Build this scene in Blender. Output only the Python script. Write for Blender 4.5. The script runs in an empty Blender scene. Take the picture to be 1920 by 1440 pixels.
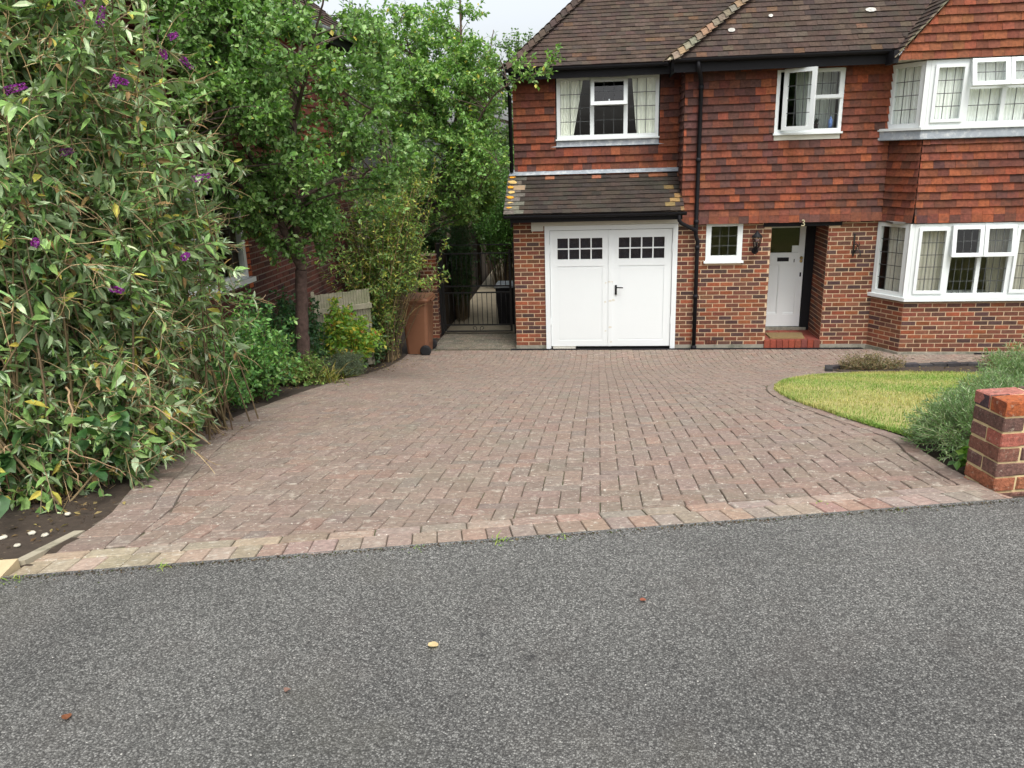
import bpy, math, random
import numpy as np
from mathutils import Vector, Matrix
R = math.radians
random.seed(7); rng = np.random.default_rng(7)
sc = bpy.context.scene
COL = sc.collection

# ------------------------------------------------------------------ camera, sky, sun, exposure
cam = bpy.data.cameras.new("camera"); camo = bpy.data.objects.new("camera", cam); COL.objects.link(camo)
cam.sensor_fit = 'HORIZONTAL'; cam.sensor_width = 36.0; cam.lens = 36.0 * 1455 / 1920
cam.clip_start = 0.05; cam.clip_end = 2000
P_, Rl, Yw = R(16.55), R(-1.81), R(-6.62)
fw = Vector((math.sin(Yw) * math.cos(P_), math.cos(Yw) * math.cos(P_), -math.sin(P_)))
rt = Vector((math.cos(Yw), -math.sin(Yw), 0)); up = rt.cross(fw)
rt2 = math.cos(Rl) * rt + math.sin(Rl) * up; up2 = -math.sin(Rl) * rt + math.cos(Rl) * up
camo.matrix_world = Matrix(((rt2.x, up2.x, -fw.x, -0.21), (rt2.y, up2.y, -fw.y, -13.79), (rt2.z, up2.z, -fw.z, 3.45), (0, 0, 0, 1)))
sc.camera = camo
SUN = Vector((0.20, -0.46, 0.92)).normalized()
w = bpy.data.worlds.new("World"); sc.world = w; w.use_nodes = True
nt = w.node_tree; bg = nt.nodes["Background"]
sky = nt.nodes.new("ShaderNodeTexSky"); sky.sky_type = 'NISHITA'; sky.sun_disc = False
sky.sun_elevation = math.asin(SUN.z); sky.sun_rotation = math.atan2(SUN.x, SUN.y)
sky.air_density = 1.0; sky.dust_density = 5.0; sky.ozone_density = 1.0
hs = nt.nodes.new("ShaderNodeHueSaturation"); hs.inputs['Saturation'].default_value = 0.3
nt.links.new(sky.outputs[0], hs.inputs['Color']); nt.links.new(hs.outputs[0], bg.inputs['Color'])
bg.inputs['Strength'].default_value = 0.15
sl = bpy.data.lights.new("sun", 'SUN'); sl.energy = 0.72; sl.angle = R(16); sl.color = (1, .97, .92)
slo = bpy.data.objects.new("sun", sl); COL.objects.link(slo); slo.rotation_euler = SUN.to_track_quat('Z', 'Y').to_euler()
sc.view_settings.view_transform = 'Standard'; sc.view_settings.look = 'None'
sc.view_settings.gamma = 1; sc.view_settings.exposure = 1.02
try: sc.cycles.max_bounces = 6; sc.cycles.transparent_max_bounces = 12
except Exception: pass

# ------------------------------------------------------------------ materials
def newmat(name):
    m = bpy.data.materials.new(name); m.use_nodes = True
    return m, m.node_tree, m.node_tree.nodes["Principled BSDF"]
def N(nt, t, **k):
    n = nt.nodes.new(t)
    for a, b in k.items():
        if a in n.inputs: n.inputs[a].default_value = b
        else: setattr(n, a, b)
    return n
def noise(nt, scale, detail=4, rough=.6, co=None):
    n = N(nt, "ShaderNodeTexNoise"); n.inputs['Scale'].default_value = scale; n.inputs['Detail'].default_value = detail
    n.inputs['Roughness'].default_value = rough
    if co is None: co = N(nt, "ShaderNodeNewGeometry").outputs['Position']
    nt.links.new(co, n.inputs['Vector']); return n
def ramp(nt, src, stops):
    r = N(nt, "ShaderNodeValToRGB"); e = r.color_ramp.elements
    while len(e) < len(stops): e.new(.5)
    for el, (p, c) in zip(e, stops):
        el.position = p; el.color = (*c, 1) if hasattr(c, '__len__') else (c, c, c, 1)
    nt.links.new(src, r.inputs[0]); return r.outputs[0]
def mix(nt, a, b, fac, mode='MIX'):
    n = N(nt, "ShaderNodeMix"); n.data_type = 'RGBA'; n.blend_type = mode
    for s, v in ((6, a), (7, b), (0, fac)):
        if hasattr(v, 'is_output'): nt.links.new(v, n.inputs[s])
        elif s == 0: n.inputs[0].default_value = v
        else: n.inputs[s].default_value = (*v, 1)
    return n.outputs[2]
def bump(nt, bs, h, strength=.3, dist=.01):
    b = N(nt, "ShaderNodeBump"); b.inputs['Strength'].default_value = strength; b.inputs['Distance'].default_value = dist
    nt.links.new(h, b.inputs['Height']); nt.links.new(b.outputs[0], bs.inputs['Normal'])
def setp(bs, **k):
    for a, b in k.items(): bs.inputs[a.replace('_', ' ')].default_value = b
def attr(nt): 
    a = N(nt, "ShaderNodeAttribute"); a.attribute_name = "col"; return a.outputs['Color']
def mat_attr(name, rough=.85, var=(.7, 1.3), nscale=14, bscale=60, bstr=.35, bdist=.004, spots=(), spec=.3):
    """albedo from the mesh's own colour attribute, mottled, with stains of their own shape"""
    m, nt, bs = newmat(name)
    c = attr(nt)
    v = ramp(nt, noise(nt, nscale, 6, .65).outputs[0], [(.3, (var[0],) * 3), (.7, (var[1],) * 3)])
    c = mix(nt, c, v, 1.0, 'MULTIPLY')
    for (sc_, lo, hi, colr, amt) in spots:
        s = ramp(nt, noise(nt, sc_, 5, .7).outputs[0], [(lo, 0.), (hi, amt)])
        c = mix(nt, c, colr, s)
    nt.links.new(c, bs.inputs['Base Color'])
    setp(bs, Roughness=rough); bs.inputs['Specular IOR Level'].default_value = spec
    bump(nt, bs, noise(nt, bscale, 4, .6).outputs[0], bstr, bdist)
    return m
def mat_plain(name, col, rough=.5, var=.1, nscale=8, bstr=.05, bscale=40, spec=.4, stain=None, metal=0):
    m, nt, bs = newmat(name)
    c = mix(nt, tuple(x * (1 - var) for x in col), tuple(min(1, x * (1 + var)) for x in col), noise(nt, nscale, 6).outputs[0])
    if stain:
        c = mix(nt, c, stain[0], ramp(nt, noise(nt, stain[1], 6, .7).outputs[0], [(stain[2], 0.), (stain[3], stain[4])]))
    nt.links.new(c, bs.inputs['Base Color']); setp(bs, Roughness=rough, Metallic=metal)
    bs.inputs['Specular IOR Level'].default_value = spec
    bump(nt, bs, noise(nt, bscale, 4).outputs[0], bstr, .003)
    return m
def mat_leaf(name, under=None, transl=.3, rough=.5, spec=.35):
    m, nt, bs = newmat(name)
    c = attr(nt)
    c = mix(nt, c, ramp(nt, noise(nt, 25, 3).outputs[0], [(.3, (.72,) * 3), (.7, (1.25,) * 3)]), 1., 'MULTIPLY')
    if under:
        g = N(nt, "ShaderNodeNewGeometry"); c = mix(nt, c, under, g.outputs['Backfacing'])
    nt.links.new(c, bs.inputs['Base Color']); setp(bs, Roughness=rough); bs.inputs['Specular IOR Level'].default_value = spec
    t = N(nt, "ShaderNodeBsdfTranslucent"); nt.links.new(mix(nt, c, (.8, 1, .35), 1., 'MULTIPLY'), t.inputs['Color'])
    ms = N(nt, "ShaderNodeMixShader"); ms.inputs[0].default_value = transl
    nt.links.new(bs.outputs[0], ms.inputs[1]); nt.links.new(t.outputs[0], ms.inputs[2])
    nt.links.new(ms.outputs[0], nt.nodes["Material Output"].inputs[0]); return m
def mat_glass(name, tint=(.93, .95, .94), refl=1.0):
    m, nt, bs = newmat(name); nt.nodes.remove(bs)
    tr = N(nt, "ShaderNodeBsdfTransparent"); tr.inputs[0].default_value = (*tint, 1)
    gl = N(nt, "ShaderNodeBsdfGlossy"); gl.inputs['Roughness'].default_value = .015
    b = N(nt, "ShaderNodeBump"); b.inputs['Strength'].default_value = .05; b.inputs['Distance'].default_value = .02
    nt.links.new(noise(nt, 2.5, 2).outputs[0], b.inputs['Height']); nt.links.new(b.outputs[0], gl.inputs['Normal'])
    fr = N(nt, "ShaderNodeFresnel"); ge = N(nt, "ShaderNodeNewGeometry"); mi = N(nt, "ShaderNodeMix"); mi.inputs[2].default_value = 1.55; mi.inputs[3].default_value = 1 / 1.55; nt.links.new(ge.outputs['Backfacing'], mi.inputs[0]); nt.links.new(mi.outputs[0], fr.inputs[0])
    mu = N(nt, "ShaderNodeMath"); mu.operation = 'MULTIPLY'; mu.inputs[1].default_value = refl; nt.links.new(fr.outputs[0], mu.inputs[0])
    ms = N(nt, "ShaderNodeMixShader"); nt.links.new(mu.outputs[0], ms.inputs[0])
    nt.links.new(tr.outputs[0], ms.inputs[1]); nt.links.new(gl.outputs[0], ms.inputs[2])
    nt.links.new(ms.outputs[0], nt.nodes["Material Output"].inputs[0]); return m
def mat_asphalt():
    m, nt, bs = newmat("asphalt")
    pos = N(nt, "ShaderNodeNewGeometry").outputs['Position']
    vo = N(nt, "ShaderNodeTexVoronoi"); vo.inputs['Scale'].default_value = 175; nt.links.new(pos, vo.inputs['Vector'])
    se = N(nt, "ShaderNodeSeparateColor"); nt.links.new(vo.outputs['Color'], se.inputs[0])
    c = ramp(nt, se.outputs[0], [(0, (.082, .081, .076)), (.45, (.132, .131, .122)), (.78, (.196, .195, .181)), (1, (.31, .308, .288))])
    edge = ramp(nt, vo.outputs['Distance'], [(.25, (1, 1, 1)), (.75, (.40, .40, .40))])
    c = mix(nt, c, edge, 1., 'MULTIPLY')
    big = ramp(nt, noise(nt, .9, 6, .6).outputs[0], [(.32, (.78, .78, .78)), (.68, (1.2, 1.2, 1.19))])
    c = mix(nt, c, big, 1., 'MULTIPLY')
    c = mix(nt, c, (.10, .085, .075), ramp(nt, noise(nt, 2.2, 5).outputs[0], [(.5, 0.), (.72, .22)]))
    c = mix(nt, c, (.075, .085, .055), ramp(nt, noise(nt, 1.1, 4).outputs[0], [(.55, 0.), (.75, .22)]))
    c = mix(nt, c, (.018, .018, .018), ramp(nt, noise(nt, 3.1, 3, .5).outputs[0], [(.73, 0.), (.78, .8)]))
    nz = noise(nt, 60, 3)
    for (sx_, sy_, sr_) in ((-.60, -11.55, .024), (-.585, -11.66, .020), (-.42, -11.66, .026), (-.36, -11.64, .014)):   # small tar spots on the road
        vd = N(nt, "ShaderNodeVectorMath"); vd.operation = 'DISTANCE'; nt.links.new(pos, vd.inputs[0]); vd.inputs[1].default_value = (sx_, sy_, 1.897)
        ad = N(nt, "ShaderNodeMath"); ad.operation = 'MULTIPLY_ADD'; nt.links.new(nz.outputs[0], ad.inputs[0]); ad.inputs[1].default_value = .045; nt.links.new(vd.outputs['Value'], ad.inputs[2])
        c = mix(nt, c, (.022, .022, .022), ramp(nt, ad.outputs[0], [(sr_, .8), (sr_ + .022, 0.)]))
    v2 = N(nt, "ShaderNodeTexVoronoi"); v2.inputs['Scale'].default_value = 19; nt.links.new(pos, v2.inputs['Vector'])
    c = mix(nt, c, (.55, .53, .48), ramp(nt, v2.outputs['Distance'], [(.035, .8), (.06, 0.)]))
    nt.links.new(c, bs.inputs['Base Color']); setp(bs, Roughness=.8); bs.inputs['Specular IOR Level'].default_value = .35
    inv = N(nt, "ShaderNodeMath"); inv.operation = 'SUBTRACT'; inv.inputs[0].default_value = 1; nt.links.new(vo.outputs['Distance'], inv.inputs[1])
    bump(nt, bs, inv.outputs[0], .9, .005); return m
M = {}
M['brick'] = mat_attr('weathered_brick', .9, (.7, 1.3), 30, 120, .5, .003, [(9, .62, .72, (.30, .24, .18), .35)])
M['mortar'] = mat_plain('mortar', (.50, .37, .24), .95, .25, 12, .4, 150)
M['tile'] = mat_attr('clay_hanging_tile', .82, (.62, 1.35), 22, 70, .4, .003, [(26, .70, .76, (.32, .27, .2), .5), (2.2, .56, .7, (.06, .035, .028), .55)])
M['roof'] = mat_attr('weathered_roof_tile', .9, (.6, 1.4), 26, 80, .5, .003, [(45, .67, .74, (.42, .40, .33), .7), (3, .55, .72, (.05, .055, .035), .5)])
M['paver'] = mat_attr('concrete_block_paver', .92, (.72, 1.28), 40, 260, .5, .002,
    [(2.0, .5, .7, (.17, .165, .12), .4), (15, .57, .66, (.45, .42, .35), .5), (55, .60, .665, (.60, .58, .50), .75), (34, .64, .71, (.06, .05, .04), .5)])
M['sand'] = mat_plain('joint_sand', (.095, .078, .056), 1, .5, 30, .5, 200, stain=((.06, .09, .02), 3, .5, .62, .7))
M['soil'] = mat_plain('soil', (.045, .032, .022), 1, .5, 25, .9, 60, stain=((.16, .12, .08), 30, .6, .7, .8))
M['white'] = mat_plain('white_window_plastic', (.69, .73, .725), .35, .03, 3, .02)
M['whitepaint'] = mat_plain('white_door_paint', (.69, .725, .725), .42, .03, 2, .05, 30, stain=((.62, .55, .42), 5, .68, .78, .5))
M['black'] = mat_plain('black_plastic', (.010, .010, .012), .62, .3, 6, .04, 40, .2)
M['iron'] = mat_plain('black_iron', (.012, .012, .012), .5, .3, 30, .1)
M['blackwood'] = mat_plain('black_painted_timber', (.010, .010, .012), .7, .4, 10, .2, 40, .2)
M['lead'] = mat_plain('lead_flashing', (.27, .30, .33), .6, .3, 14, .3, stain=((.55, .56, .55), 9, .5, .65, .7))
M['leadcame'] = mat_plain('lead_came', (.06, .065, .065), .5, .2)
M['lintel'] = mat_plain('cream_painted_timber', (.55, .54, .47), .6, .12, 10, .1)
M['cement'] = mat_plain('cement_render', (.25, .235, .19), .95, .35, 9, .6, 90, stain=((.09, .10, .07), 4, .48, .6, .7))
M['concrete'] = mat_plain('concrete_paving', (.20, .18, .145), .95, .2, 6, .4, 120, stain=((.16, .15, .11), 2, .45, .65, .6))
M['glass'] = mat_glass('window_glass'); M['dark_glass'] = mat_glass('dim_glass', (.16, .17, .18), .9)
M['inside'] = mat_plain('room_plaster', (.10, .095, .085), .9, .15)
M['net'] = mat_attr('pale_curtain_cloth', .9, (.95, 1.05), 20, 200, .1, .001, (), .1)
M['bin'] = mat_plain('brown_bin_plastic', (.19, .085, .045), .5, .1, 10, .08, 90)
M['rubber'] = mat_plain('rubber', (.012, .012, .013), .8, .2)
M['coir'] = mat_plain('coir_mat', (.17, .115, .05), 1, .35, 60, .9, 300)
M['brass'] = mat_plain('brass', (.55, .42, .16), .4, .1, 20, .05, metal=.8)
M['number'] = mat_plain('pale_brass', (.42, .38, .24), .4, .1)
M['tread'] = mat_attr('red_step_brick', .7, (.75, 1.2), 30, 100, .3, .002)
M['wood'] = mat_plain('grey_fence_wood', (.30, .28, .20), .9, .25, 20, .4, 60, stain=((.12, .15, .06), 3, .5, .62, .5))
M['bark'] = mat_attr('bark', .95, (.5, 1.5), 18, 50, .8, .01)
M['stem'] = mat_attr('stem', .8, (.7, 1.3), 30, 80, .3, .002)
M['leaf'] = mat_leaf('leaf', None, .38, .42, .5)
M['bleaf'] = mat_leaf('butterfly_bush_leaf', (.24, .33, .17), .3, .6, .25)
M['grass'] = mat_leaf('grass_blade', None, .35, .6, .2)
M['petal'] = mat_leaf('petal', None, .3, .6, .2)
M['turf'] = mat_plain('turf', (.26, .27, .08), 1, .35, 4, .6, 120, stain=((.40, .33, .14), 1.2, .48, .62, .7))
M['asphalt'] = mat_asphalt()
M['dark_wood'] = mat_plain('dark_fence_wood', (.075, .055, .035), .9, .3, 20, .4, 60)
M['stone'] = mat_plain('pale_stone', (.5, .47, .38), .9, .3, 20, .4)
M['blackbrick'] = mat_attr('dark_edging_brick', .8, (.7, 1.3), 30, 120, .4, .003)

# ------------------------------------------------------------------ mesh helpers
class MB:
    def __init__(s): s.v = []; s.f = []; s.c = []; s.sm = []
    def face(s, pts, c=(.5, .5, .5), smooth=False):
        b = len(s.v); s.v.extend([tuple(p) for p in pts]); s.f.append(tuple(range(b, b + len(pts)))); s.c.append(c); s.sm.append(smooth)
    def mesh(s, pts, faces, c=(.5, .5, .5), smooth=False):
        b = len(s.v); s.v.extend([tuple(p) for p in pts])
        for f in faces: s.f.append(tuple(i + b for i in f)); s.c.append(c); s.sm.append(smooth)
    def hexa(s, p, c=(.5, .5, .5)):   # p: 4 bottom + 4 top, ccw
        s.mesh(p, [(3, 2, 1, 0), (4, 5, 6, 7), (0, 1, 5, 4), (1, 2, 6, 5), (2, 3, 7, 6), (3, 0, 4, 7)], c)
    def box(s, x0, x1, y0, y1, z0, z1, c=(.5, .5, .5), bev=0):
        if bev:
            b = bev
            o = [(x0, x1, y0 + b, y1 - b, z0 + b, z1 - b), (x0 + b, x1 - b, y0, y1, z0 + b, z1 - b), (x0 + b, x1 - b, y0 + b, y1 - b, z0, z1)]
            import itertools
            V = []; idx = {}
            for ix in (0, 1):
                for iy in (0, 1):
                    for iz in (0, 1):
                        for k in range(3):
                            q = o[k]; idx[(ix, iy, iz, k)] = len(V); V.append((q[ix], q[2 + iy], q[4 + iz]))
            F = []
            for i in (0, 1):
                F.append([idx[(i, a, d, 0)] for a, d in ((0, 0), (1, 0), (1, 1), (0, 1))][::1 if i else -1])
                F.append([idx[(a, i, d, 1)] for a, d in ((0, 0), (1, 0), (1, 1), (0, 1))][::-1 if i else 1])
                F.append([idx[(a, d, i, 2)] for a, d in ((0, 0), (1, 0), (1, 1), (0, 1))][::1 if i else -1])
            for a in (0, 1):
                for d in (0, 1):
                    F.append([idx[(a, d, 0, 0)], idx[(a, d, 1, 0)], idx[(a, d, 1, 1)], idx[(a, d, 0, 1)]])
                    F.append([idx[(a, 0, d, 0)], idx[(a, 1, d, 0)], idx[(a, 1, d, 2)], idx[(a, 0, d, 2)]])
                    F.append([idx[(0, a, d, 1)], idx[(1, a, d, 1)], idx[(1, a, d, 2)], idx[(0, a, d, 2)]])
                    for e in (0, 1): F.append([idx[(a, d, e, k)] for k in range(3)])
            s.mesh(V, F, c)
        else:
            s.hexa([(x0, y0, z0), (x1, y0, z0), (x1, y1, z0), (x0, y1, z0), (x0, y0, z1), (x1, y0, z1), (x1, y1, z1), (x0, y1, z1)], c)
    def lbox(s, F, u0, u1, v0, v1, n0, n1, c=(.5, .5, .5)):   # box in a local frame F=(O,U,V,N)
        O, U, V, Nn = F
        q = lambda u, v, n: O + U * u + V * v + Nn * n
        s.hexa([q(u0, v0, n0), q(u1, v0, n0), q(u1, v1, n0), q(u0, v1, n0), q(u0, v0, n1), q(u1, v0, n1), q(u1, v1, n1), q(u0, v1, n1)], c)
    def tube(s, pts, rad, sides=6, c=(.5, .5, .5), cap=True, smooth=True):
        pts = [Vector(p) for p in pts]; n = len(pts)
        if not hasattr(rad, '__len__'): rad = [rad] * n
        b = len(s.v); prev = None
        for i, p in enumerate(pts):
            t = (pts[min(i + 1, n - 1)] - pts[max(i - 1, 0)])
            if t.length < 1e-9: t = Vector((0, 0, 1))
            t.normalize()
            if prev is None: a = t.orthogonal().normalized()
            else:
                a = prev - t * prev.dot(t)
                a = a.normalized() if a.length > 1e-6 else t.orthogonal().normalized()
            prev = a; d = t.cross(a)
            for k in range(sides):
                an = 2 * math.pi * k / sides
                s.v.append(tuple(p + (a * math.cos(an) + d * math.sin(an)) * rad[i]))
        for i in range(n - 1):
            for k in range(sides):
                k2 = (k + 1) % sides
                s.f.append((b + i * sides + k, b + i * sides + k2, b + (i + 1) * sides + k2, b + (i + 1) * sides + k)); s.c.append(c); s.sm.append(smooth)
        if cap:
            s.f.append(tuple(b + k for k in reversed(range(sides)))); s.c.append(c); s.sm.append(False)
            s.f.append(tuple(b + (n - 1) * sides + k for k in range(sides))); s.c.append(c); s.sm.append(False)
    def lathe(s, prof, O=(0, 0, 0), sides=16, c=(.5, .5, .5), axis='Z'):
        O = Vector(O); b = len(s.v); n = len(prof)
        for r, h in prof:
            for k in range(sides):
                a = 2 * math.pi * k / sides
                x, y = r * math.cos(a), r * math.sin(a)
                s.v.append(tuple(O + (Vector((x, y, h)) if axis == 'Z' else Vector((h, x, y)) if axis == 'X' else Vector((y, h, x)))))
        for i in range(n - 1):
            for k in range(sides):
                k2 = (k + 1) % sides
                s.f.append((b + i * sides + k, b + i * sides + k2, b + (i + 1) * sides + k2, b + (i + 1) * sides + k)); s.c.append(c); s.sm.append(True)
        for i, fl in ((0, True), (n - 1, False)):
            if prof[i][0] > 1e-6:
                r_ = range(sides); s.f.append(tuple(b + i * sides + k for k in (reversed(r_) if fl else r_))); s.c.append(c); s.sm.append(False)
    def build(s, name, mat, parent=None, **props):
        me = bpy.data.meshes.new(name); me.from_pydata(s.v, [], s.f)
        a = me.attributes.new("col", 'FLOAT_COLOR', 'FACE')
        arr = np.ones((len(s.f), 4), np.float32); arr[:, :3] = np.array(s.c, np.float32).reshape(-1, 3); a.data.foreach_set("color", arr.ravel())
        me.polygons.foreach_set("use_smooth", np.array(s.sm, bool))
        me.materials.append(M[mat]); me.update()
        return link(name, me, parent, **props)
def link(name, data, parent=None, **props):
    o = bpy.data.objects.new(name, data); COL.objects.link(o)
    if parent is not None: o.parent = parent
    for k, v in props.items(): o[k] = v
    return o
def empty(name, label, cat, group=None, loc=(0, 0, 0)):
    o = bpy.data.objects.new(name, None); COL.objects.link(o); o.location = loc; o.empty_display_size = .2
    o['label'] = label; o['category'] = cat
    if group: o['group'] = group
    return o
def npmesh(name, verts, faces_idx, cols, mat, parent=None, smooth=False, **props):
    """verts (V,3); faces_idx list of (array (F,k)); cols per vertex (V,3)"""
    me = bpy.data.meshes.new(name); me.vertices.add(len(verts)); me.vertices.foreach_set("co", verts.astype(np.float32).ravel())
    tot = np.concatenate([np.full(len(f), f.shape[1]) for f in faces_idx]); li = np.concatenate([f.ravel() for f in faces_idx])
    me.loops.add(len(li)); me.loops.foreach_set("vertex_index", li.astype(np.int32))
    me.polygons.add(len(tot)); me.polygons.foreach_set("loop_start", np.concatenate([[0], np.cumsum(tot)[:-1]]).astype(np.int32))
    a = me.attributes.new("col", 'FLOAT_COLOR', 'POINT'); arr = np.ones((len(verts), 4), np.float32); arr[:, :3] = cols; a.data.foreach_set("color", arr.ravel())
    me.polygons.foreach_set("use_smooth", np.full(len(tot), smooth)); me.materials.append(M[mat]); me.update(calc_edges=True); me.validate()
    return link(name, me, parent, **props)
V3 = lambda *a: Vector(a)
def jit(c, a=.15, hue=.06):
    k = 1 + random.uniform(-a, a); return tuple(max(0, x * k * (1 + random.uniform(-hue, hue))) for x in c)

# ------------------------------------------------------------------ ground shape
PYY = [-60, -11.2, -10.75, -10.15, -9.4, -8.03, -6.4, -4.8, -3.2, -1.8, -.9, 0, 80]
PZZ = [1.9, 1.9, 1.895, 1.79, 1.68, 1.45, 1.13, .80, .43, .15, .035, 0, 0]
def G(x, y):
    wgt = np.clip((-5.0 - np.asarray(y)) / 5.0, 0, 1); wgt = wgt * wgt * (3 - 2 * wgt)
    xx = np.clip(x, -5, 5)
    return np.interp(np.asarray(y) - .215 * xx * wgt, PYY, PZZ)
def g(x, y): return float(G(x, y))
EDGE = lambda x: -10.75 + .215 * x        # line where the drive meets the road

def grid(name, xs, ys, zf, mat, **p):
    X, Y = np.meshgrid(xs, ys); Z = zf(X, Y); v = np.stack([X, Y, Z], -1).reshape(-1, 3)
    nx = len(xs); i = np.arange(len(ys) - 1)[:, None] * nx + np.arange(nx - 1)[None]; i = i.ravel()
    return npmesh(name, v, [np.stack([i, i + 1, i + 1 + nx, i + nx], 1)], np.full((len(v), 3), .3), mat, smooth=True, **p)
def dense(lo, hi, a, b, step, far): return np.unique(np.concatenate([np.linspace(-far, lo, 12), np.arange(a, b, step), np.linspace(hi, far, 12)]))
gx = np.unique(np.concatenate([dense(-9, 13, -9, 13, .2, 250), np.arange(-4.4, -2.4, .05)])); gx = gx[np.concatenate([[True], np.diff(gx) > .004])]; gy = np.unique(np.concatenate([dense(-12, 14, -12, 14, .2, 250), np.arange(-11.5, -7, .07)])); gy = gy[np.concatenate([[True], np.diff(gy) > .004])]
LEFT = [(-2.55, -11.3), (-2.60, -10.9), (-2.70, -10.4), (-2.9, -9.9), (-3.15, -9.1), (-3.35, -8.3), (-3.42, -7.5), (-3.4, -6.6), (-3.4, -5.6), (-3.48, -4.5), (-3.58, -3.3), (-3.64, -2.0), (-3.66, -.9), (-3.66, -.12)]
hump = lambda X, Y: .02 * np.sin(X * 5.1 + Y * 3.3) * np.sin(Y * 4.3 - X * 2)
LYX = sorted(LEFT, key=lambda p_: p_[1])
grid('ground', gx, gy, lambda X, Y: G(X, Y) - .05 + np.where((X < np.interp(Y, [p_[1] for p_ in LYX], [p_[0] for p_ in LYX]) + .02) & (X > -4.7) & (Y < 0) & (Y > -11.2), .047 + np.where(Y < -10.4, .008, 0) + .5 * hump(X, Y), 0) + np.where((X > 2) & (Y < -9), .03, 0), 'soil', kind='structure')
# road
b = MB(); n = 60
xs = np.linspace(-80, 80, n)
b.face([(-80, EDGE(-80) + .02, 1.897), (-80, -60, 1.897), (80, -60, 1.897), (80, EDGE(80) + .02, 1.897)])
b.f[-1] = b.f[-1]
b.build('road', 'asphalt', kind='structure')

# ------------------------------------------------------------------ block paving of the drive
LAWN = [(1.75, -9.0), (1.66, -8.6), (1.58, -8.1), (1.53, -7.5), (1.52, -7.0), (1.54, -6.5), (1.6, -6.0), (1.71, -5.5), (1.9, -4.95), (2.2, -4.35), (2.55, -3.8), (2.95, -3.4), (3.4, -3.14), (4.0, -3.02), (4.7, -3.1), (6.0, -3.3), (9.5, -3.4)]
RIGHT = [(1.62, -10.42), (1.64, -9.9), (1.66, -9.4), (1.72, -9.05)] + LAWN[1:]
POLY = LEFT + [(9.5, -.12)] + list(reversed(RIGHT))
def inpoly(x, y, P):
    r = False; j = len(P) - 1
    for i in range(len(P)):
        xi, yi = P[i]; xj, yj = P[j]
        if (yi > y) != (yj > y) and x < (xj - xi) * (y - yi) / (yj - yi) + xi: r = not r
        j = i
    return r
def segs(L): return [(np.array(L[i], float), np.array(L[i + 1], float)) for i in range(len(L) - 1)]
# inner side of each border line: (segment, inset, sign) keep points on the inner side
CUT = [(a, c, .302, 1) for a, c in segs(LEFT)] + [(a, c, .105, -1) for a, c in segs(RIGHT)] + [(np.array((-4., EDGE(-4.))), np.array((3., EDGE(3.))), .31, -1)]
def clip_half(poly, p0, nrm, d):
    out = []
    for i in range(len(poly)):
        a, c = poly[i], poly[(i + 1) % len(poly)]
        da, dc = (a - p0) @ nrm - d, (c - p0) @ nrm - d
        if da >= 0: out.append(a)
        if (da >= 0) != (dc >= 0): out.append(a + (c - a) * (da / (da - dc)))
    return out
PAVC = [(.235, .175, .145), (.23, .178, .148), (.245, .18, .148), (.22, .175, .148), (.262, .172, .138), (.24, .185, .15), (.20, .17, .148), (.235, .175, .145), (.23, .175, .15)]
def paver(mb, poly, dz=0., col=None, ch=.005, gap=.0025, depth=.016):
    P = np.array(poly); c = P.mean(0); n = len(P)
    def inset(d):
        o = []
        for p in P:
            e = c - p; L = max(1e-4, np.hypot(*e)); o.append(p + e / L * min(d * 1.4, L * .7))
        return np.array(o)
    A, B = inset(gap), inset(gap + ch)
    t = random.gauss(0, .0012) + dz; tx, ty = random.gauss(0, .008), random.gauss(0, .008)
    if hasattr(col, '__len__'): pass
    else: col = jit(tuple(k_ * (.55 * q_ + .45 * m_) for q_, k_, m_ in zip(random.choice(PAVC), (.875, .87, .84), (.235, .176, .147))), .085, .02)
    zz = lambda q: g(q[0], q[1]) + t + (q[0] - c[0]) * tx + (q[1] - c[1]) * ty
    za, zb = [zz(q) for q in A], [zz(q) for q in B]
    v = [(*A[i], za[i] - depth) for i in range(n)] + [(*A[i], za[i] - ch) for i in range(n)] + [(*B[i], zb[i]) for i in range(n)]
    f = [tuple(2 * n + i for i in range(n))]
    for i in range(n):
        j = (i + 1) % n; f += [(i, j, n + j, n + i), (n + i, n + j, 2 * n + j, 2 * n + i)]
    mb.mesh(v, f, col)
mb = MB(); Ub = .1
for ix in range(-40, 96):
    for iy in range(-118, 0):
        k = (ix - iy) % 4
        if k == 0: rct = (ix, ix + 2, iy, iy + 1)
        elif k == 3: rct = (ix, ix + 1, iy, iy + 2)
        else: continue
        x0, x1, y0, y1 = [q * Ub for q in rct]
        if y1 > -.12: y1 = -.12
        if y1 - y0 < .02: continue
        cx, cy = (x0 + x1) / 2, (y0 + y1) / 2
        if cx > 7.6 or cy < EDGE(cx): continue
        if not inpoly(cx, cy, POLY): continue
        poly = [np.array(q) for q in ((x0, y0), (x1, y0), (x1, y1), (x0, y1))]
        for a, c, ins, sg in CUT:
            d = c - a; L = np.hypot(*d); d = d / L; nrm = np.array((d[1], -d[0])) * sg
            q = np.array((cx, cy)) - a; tt = q @ d
            if -.12 < tt < L + .12 and abs(q @ nrm) < .6:
                poly = clip_half(poly, a, nrm, ins)
                if len(poly) < 3: break
        if len(poly) < 3: continue
        A = np.array(poly); area = .5 * abs(np.dot(A[:, 0], np.roll(A[:, 1], 1)) - np.dot(A[:, 1], np.roll(A[:, 0], 1)))
        if area < .0008: continue
        paver(mb, poly)
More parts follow.
